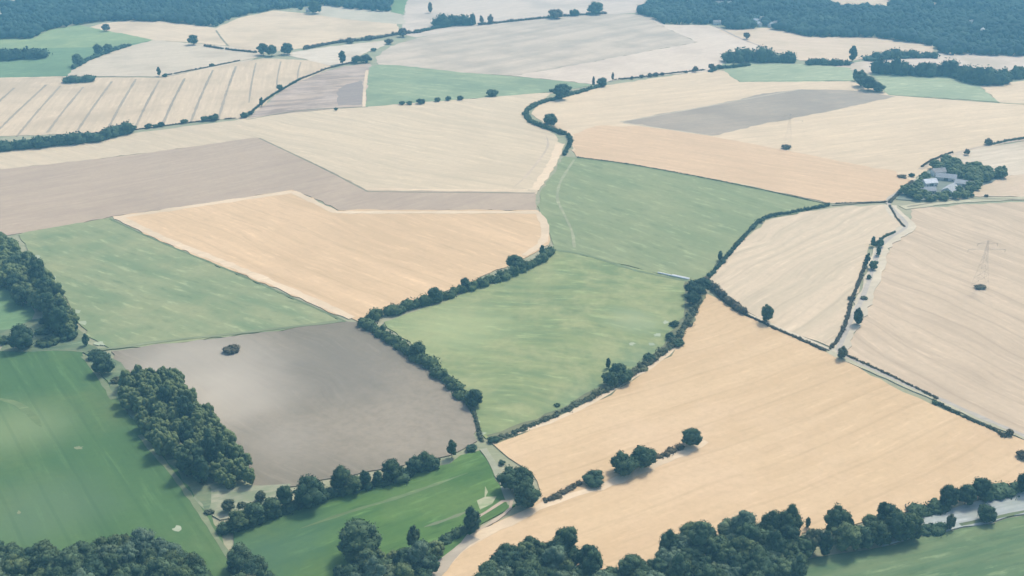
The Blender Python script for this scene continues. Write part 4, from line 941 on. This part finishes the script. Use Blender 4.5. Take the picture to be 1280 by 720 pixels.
bpx('barn', 1158, 241, 16, 8, 3.6, 2.8, .1, 'low grey barn at the front left of the farmstead', GREYR, GREYR, 'barn', big_door=True, nwin=3)
bpx('barn', 1182, 225, 20, 9, 4, 3, -.35, 'long grey roofed barn behind the centre of the farmstead', WHITE, GREYR, 'barn', big_door=True, nwin=3)
bpx('farmhouse', 1172, 219, 14, 8, 5, 3, .2, 'farmhouse with slate roof at the back of the farmstead', WHITE, TILE, 'house', nwin=4)
bpx('barn', 1206, 233, 20, 9, 4, 2.6, -.5, 'narrow grey barn at the right end of the farmstead', WHITE, GREYR, 'barn', big_door=True, nwin=3)
bpx('shed', 1145, 240, 9, 6, 3, 1.8, .6, 'small shed at the left end of the farmstead', GREYR, TILE, 'shed', nwin=1)
for i_, (px, py, L, rot, lab) in enumerate(HOUSES):
    bpx('house', px, py, L*.72, 7, 5.5, 3, rot, lab, WHITE, (GREYR, PALER, TILE)[i_ % 3], 'house', nwin=3)

# ------------------------------------------------------------------ white wrapped bales in a row
WRAP = plain('bale_wrap', (.80, .82, .80), .35, .12, 1.5)
def bale_mesh():
    n = 16; V = []; Fs = []
    prof = [(-.62, .55), (-.60, .66), (-.45, .70), (.45, .70), (.60, .66), (.62, .55)]
    for x, rr in prof:
        for k in range(n): a = 2*math.pi*k/n; V.append((x, rr*math.cos(a), .68+rr*math.sin(a)*.97))
    for i in range(len(prof)-1):
        for k in range(n): Fs.append((i*n+k, i*n+(k+1) % n, (i+1)*n+(k+1) % n, (i+1)*n+k))
    Fs += [tuple(range(n))[::-1], tuple(range((len(prof)-1)*n, len(prof)*n))]
    me = bpy.data.meshes.new('silage_bale'); me.from_pydata(V, [], Fs); me.materials.append(WRAP); me.update()
    for p in me.polygons: p.use_smooth = len(p.vertices) == 4
    return me
bm_ = bale_mesh(); A_ = np.array(G(822, 342)); B_ = np.array(G(861, 350.5)); LN = np.hypot(*(B_-A_)); an = math.atan2(*(B_-A_)[::-1])
nb = int(LN/1.32)
for k in range(nb):
    for row in ((0,) if k < nb*.45 else (0, 1)):
        p = A_+(B_-A_)*(k+.5)/nb+np.array([-math.sin(an), math.cos(an)])*row*1.5
        o = link(bpy.data.objects.new('silage_bale', bm_)); o.location = (p[0], p[1], float(gh(*p))+.3+rt.uniform(0, .03)); o.rotation_euler = (0, 0, an+rt.uniform(-.04, .04))
        tag(o, 'white wrapped bale in the bright line at the right side of the central pasture', 'bale', 'white bales in a line on the pasture')

# ------------------------------------------------------------------ lattice pylons
STEEL = plain('galvanised_steel', (.46, .42, .37), .5, .2, .5, .1)
def beams(name, segs, th, parent):
    V = []; Q = []
    for s in segs:
        p = tube(s, th, th, 4); Q.append(p[1]+sum(len(v) for v in V)); V.append(p[0])
    o = link(bpy.data.objects.new(name, raw_mesh(name, np.concatenate(V), [np.concatenate(Q)], [STEEL]))); o.parent = parent; return o
def pylon(px, py, Hh, rot, label, base, th=.032):
    x, y = G(px, py); r = link(bpy.data.objects.new('pylon', None)); r.location = (x, y, float(gh(x, y))-.3); r.rotation_euler = (0, 0, rot); tag(r, label, 'pylon')
    lv = [0, .16, .3, .43, .55, .65, .74, .82, .9, 1.0]; hw = lambda t: base*(1-t)**1.35*.5+.45
    segs = []
    cs = ((-1,-1),(1,-1),(1,1),(-1,1))
    for i in range(len(lv)-1):
        a, b = lv[i], lv[i+1]; wa, wb = hw(a), hw(b)
        for k in range(4):
            c, d2 = cs[k], cs[(k+1) % 4]
            segs.append(((c[0]*wa,c[1]*wa,a*Hh),(c[0]*wb,c[1]*wb,b*Hh)))
            segs.append(((c[0]*wa,c[1]*wa,a*Hh),(d2[0]*wb,d2[1]*wb,b*Hh))); segs.append(((d2[0]*wa,d2[1]*wa,a*Hh),(c[0]*wb,c[1]*wb,b*Hh)))
            segs.append(((c[0]*wb,c[1]*wb,b*Hh),(d2[0]*wb,d2[1]*wb,b*Hh)))
    beams('lattice_tower', segs, th, r)
    for t, ex in ((.80, base*1.6), (.93, base*.85)):
        z = t*Hh; w1 = hw(t); s2 = []
        for sx in (-1, 1):
            for sy in (-1, 1): s2.append(((sx*w1, sy*w1, z),(sx*ex, 0, z+.25))); s2.append(((sx*w1, sy*w1, z+2.0),(sx*ex, 0, z+.3)))
            for q in (.35, .65): s2.append(((sx*(w1+(ex-w1)*q), -w1*(1-q), z+.1),(sx*(w1+(ex-w1)*q), w1*(1-q), z+.1))); s2.append(((sx*(w1+(ex-w1)*q), -w1*(1-q), z+.1),(sx*(w1+(ex-w1)*q), 0, z+2.0*(1-q)+.3)))
        s2 += [((-ex, 0, z+.27), (ex, 0, z+.27))]
        ar = beams('cross_arm', s2, th*1.15, r)
        for sx in (-1, 1): beams('insulator', [((sx*ex*.97, 0, z+.2), (sx*ex*.97, 0, z-1.9))], .13, ar)
pylon(1225, 358, 40, .0, 'tall lattice pylon rising from brown scrub in the right stubble field', 9.5)
pylon(984, 185, 40, .0, 'distant faint lattice pylon in the cream wheat field below the grey wedge', 9.0, .02)

# ------------------------------------------------------------------ haze
hz = bpy.data.materials.new('haze'); hz.use_nodes = True; n = hz.node_tree; n.nodes.clear()
out = n.nodes.new('ShaderNodeOutputMaterial'); pv = n.nodes.new('ShaderNodeVolumePrincipled')
pv.inputs['Color'].default_value = (.26, .66, 1, 1); pv.inputs['Density'].default_value = .00017; pv.inputs['Anisotropy'].default_value = .1
n.links.new(pv.outputs[0], out.inputs['Volume'])
V, Fs = boxv(-7100, 7100, -3100, 7100, -11, H0+12)
o = mesh_obj('haze', V, Fs, hz, None); tag(o, 'thin blue haze lying over the farmland', 'haze', kind='stuff')
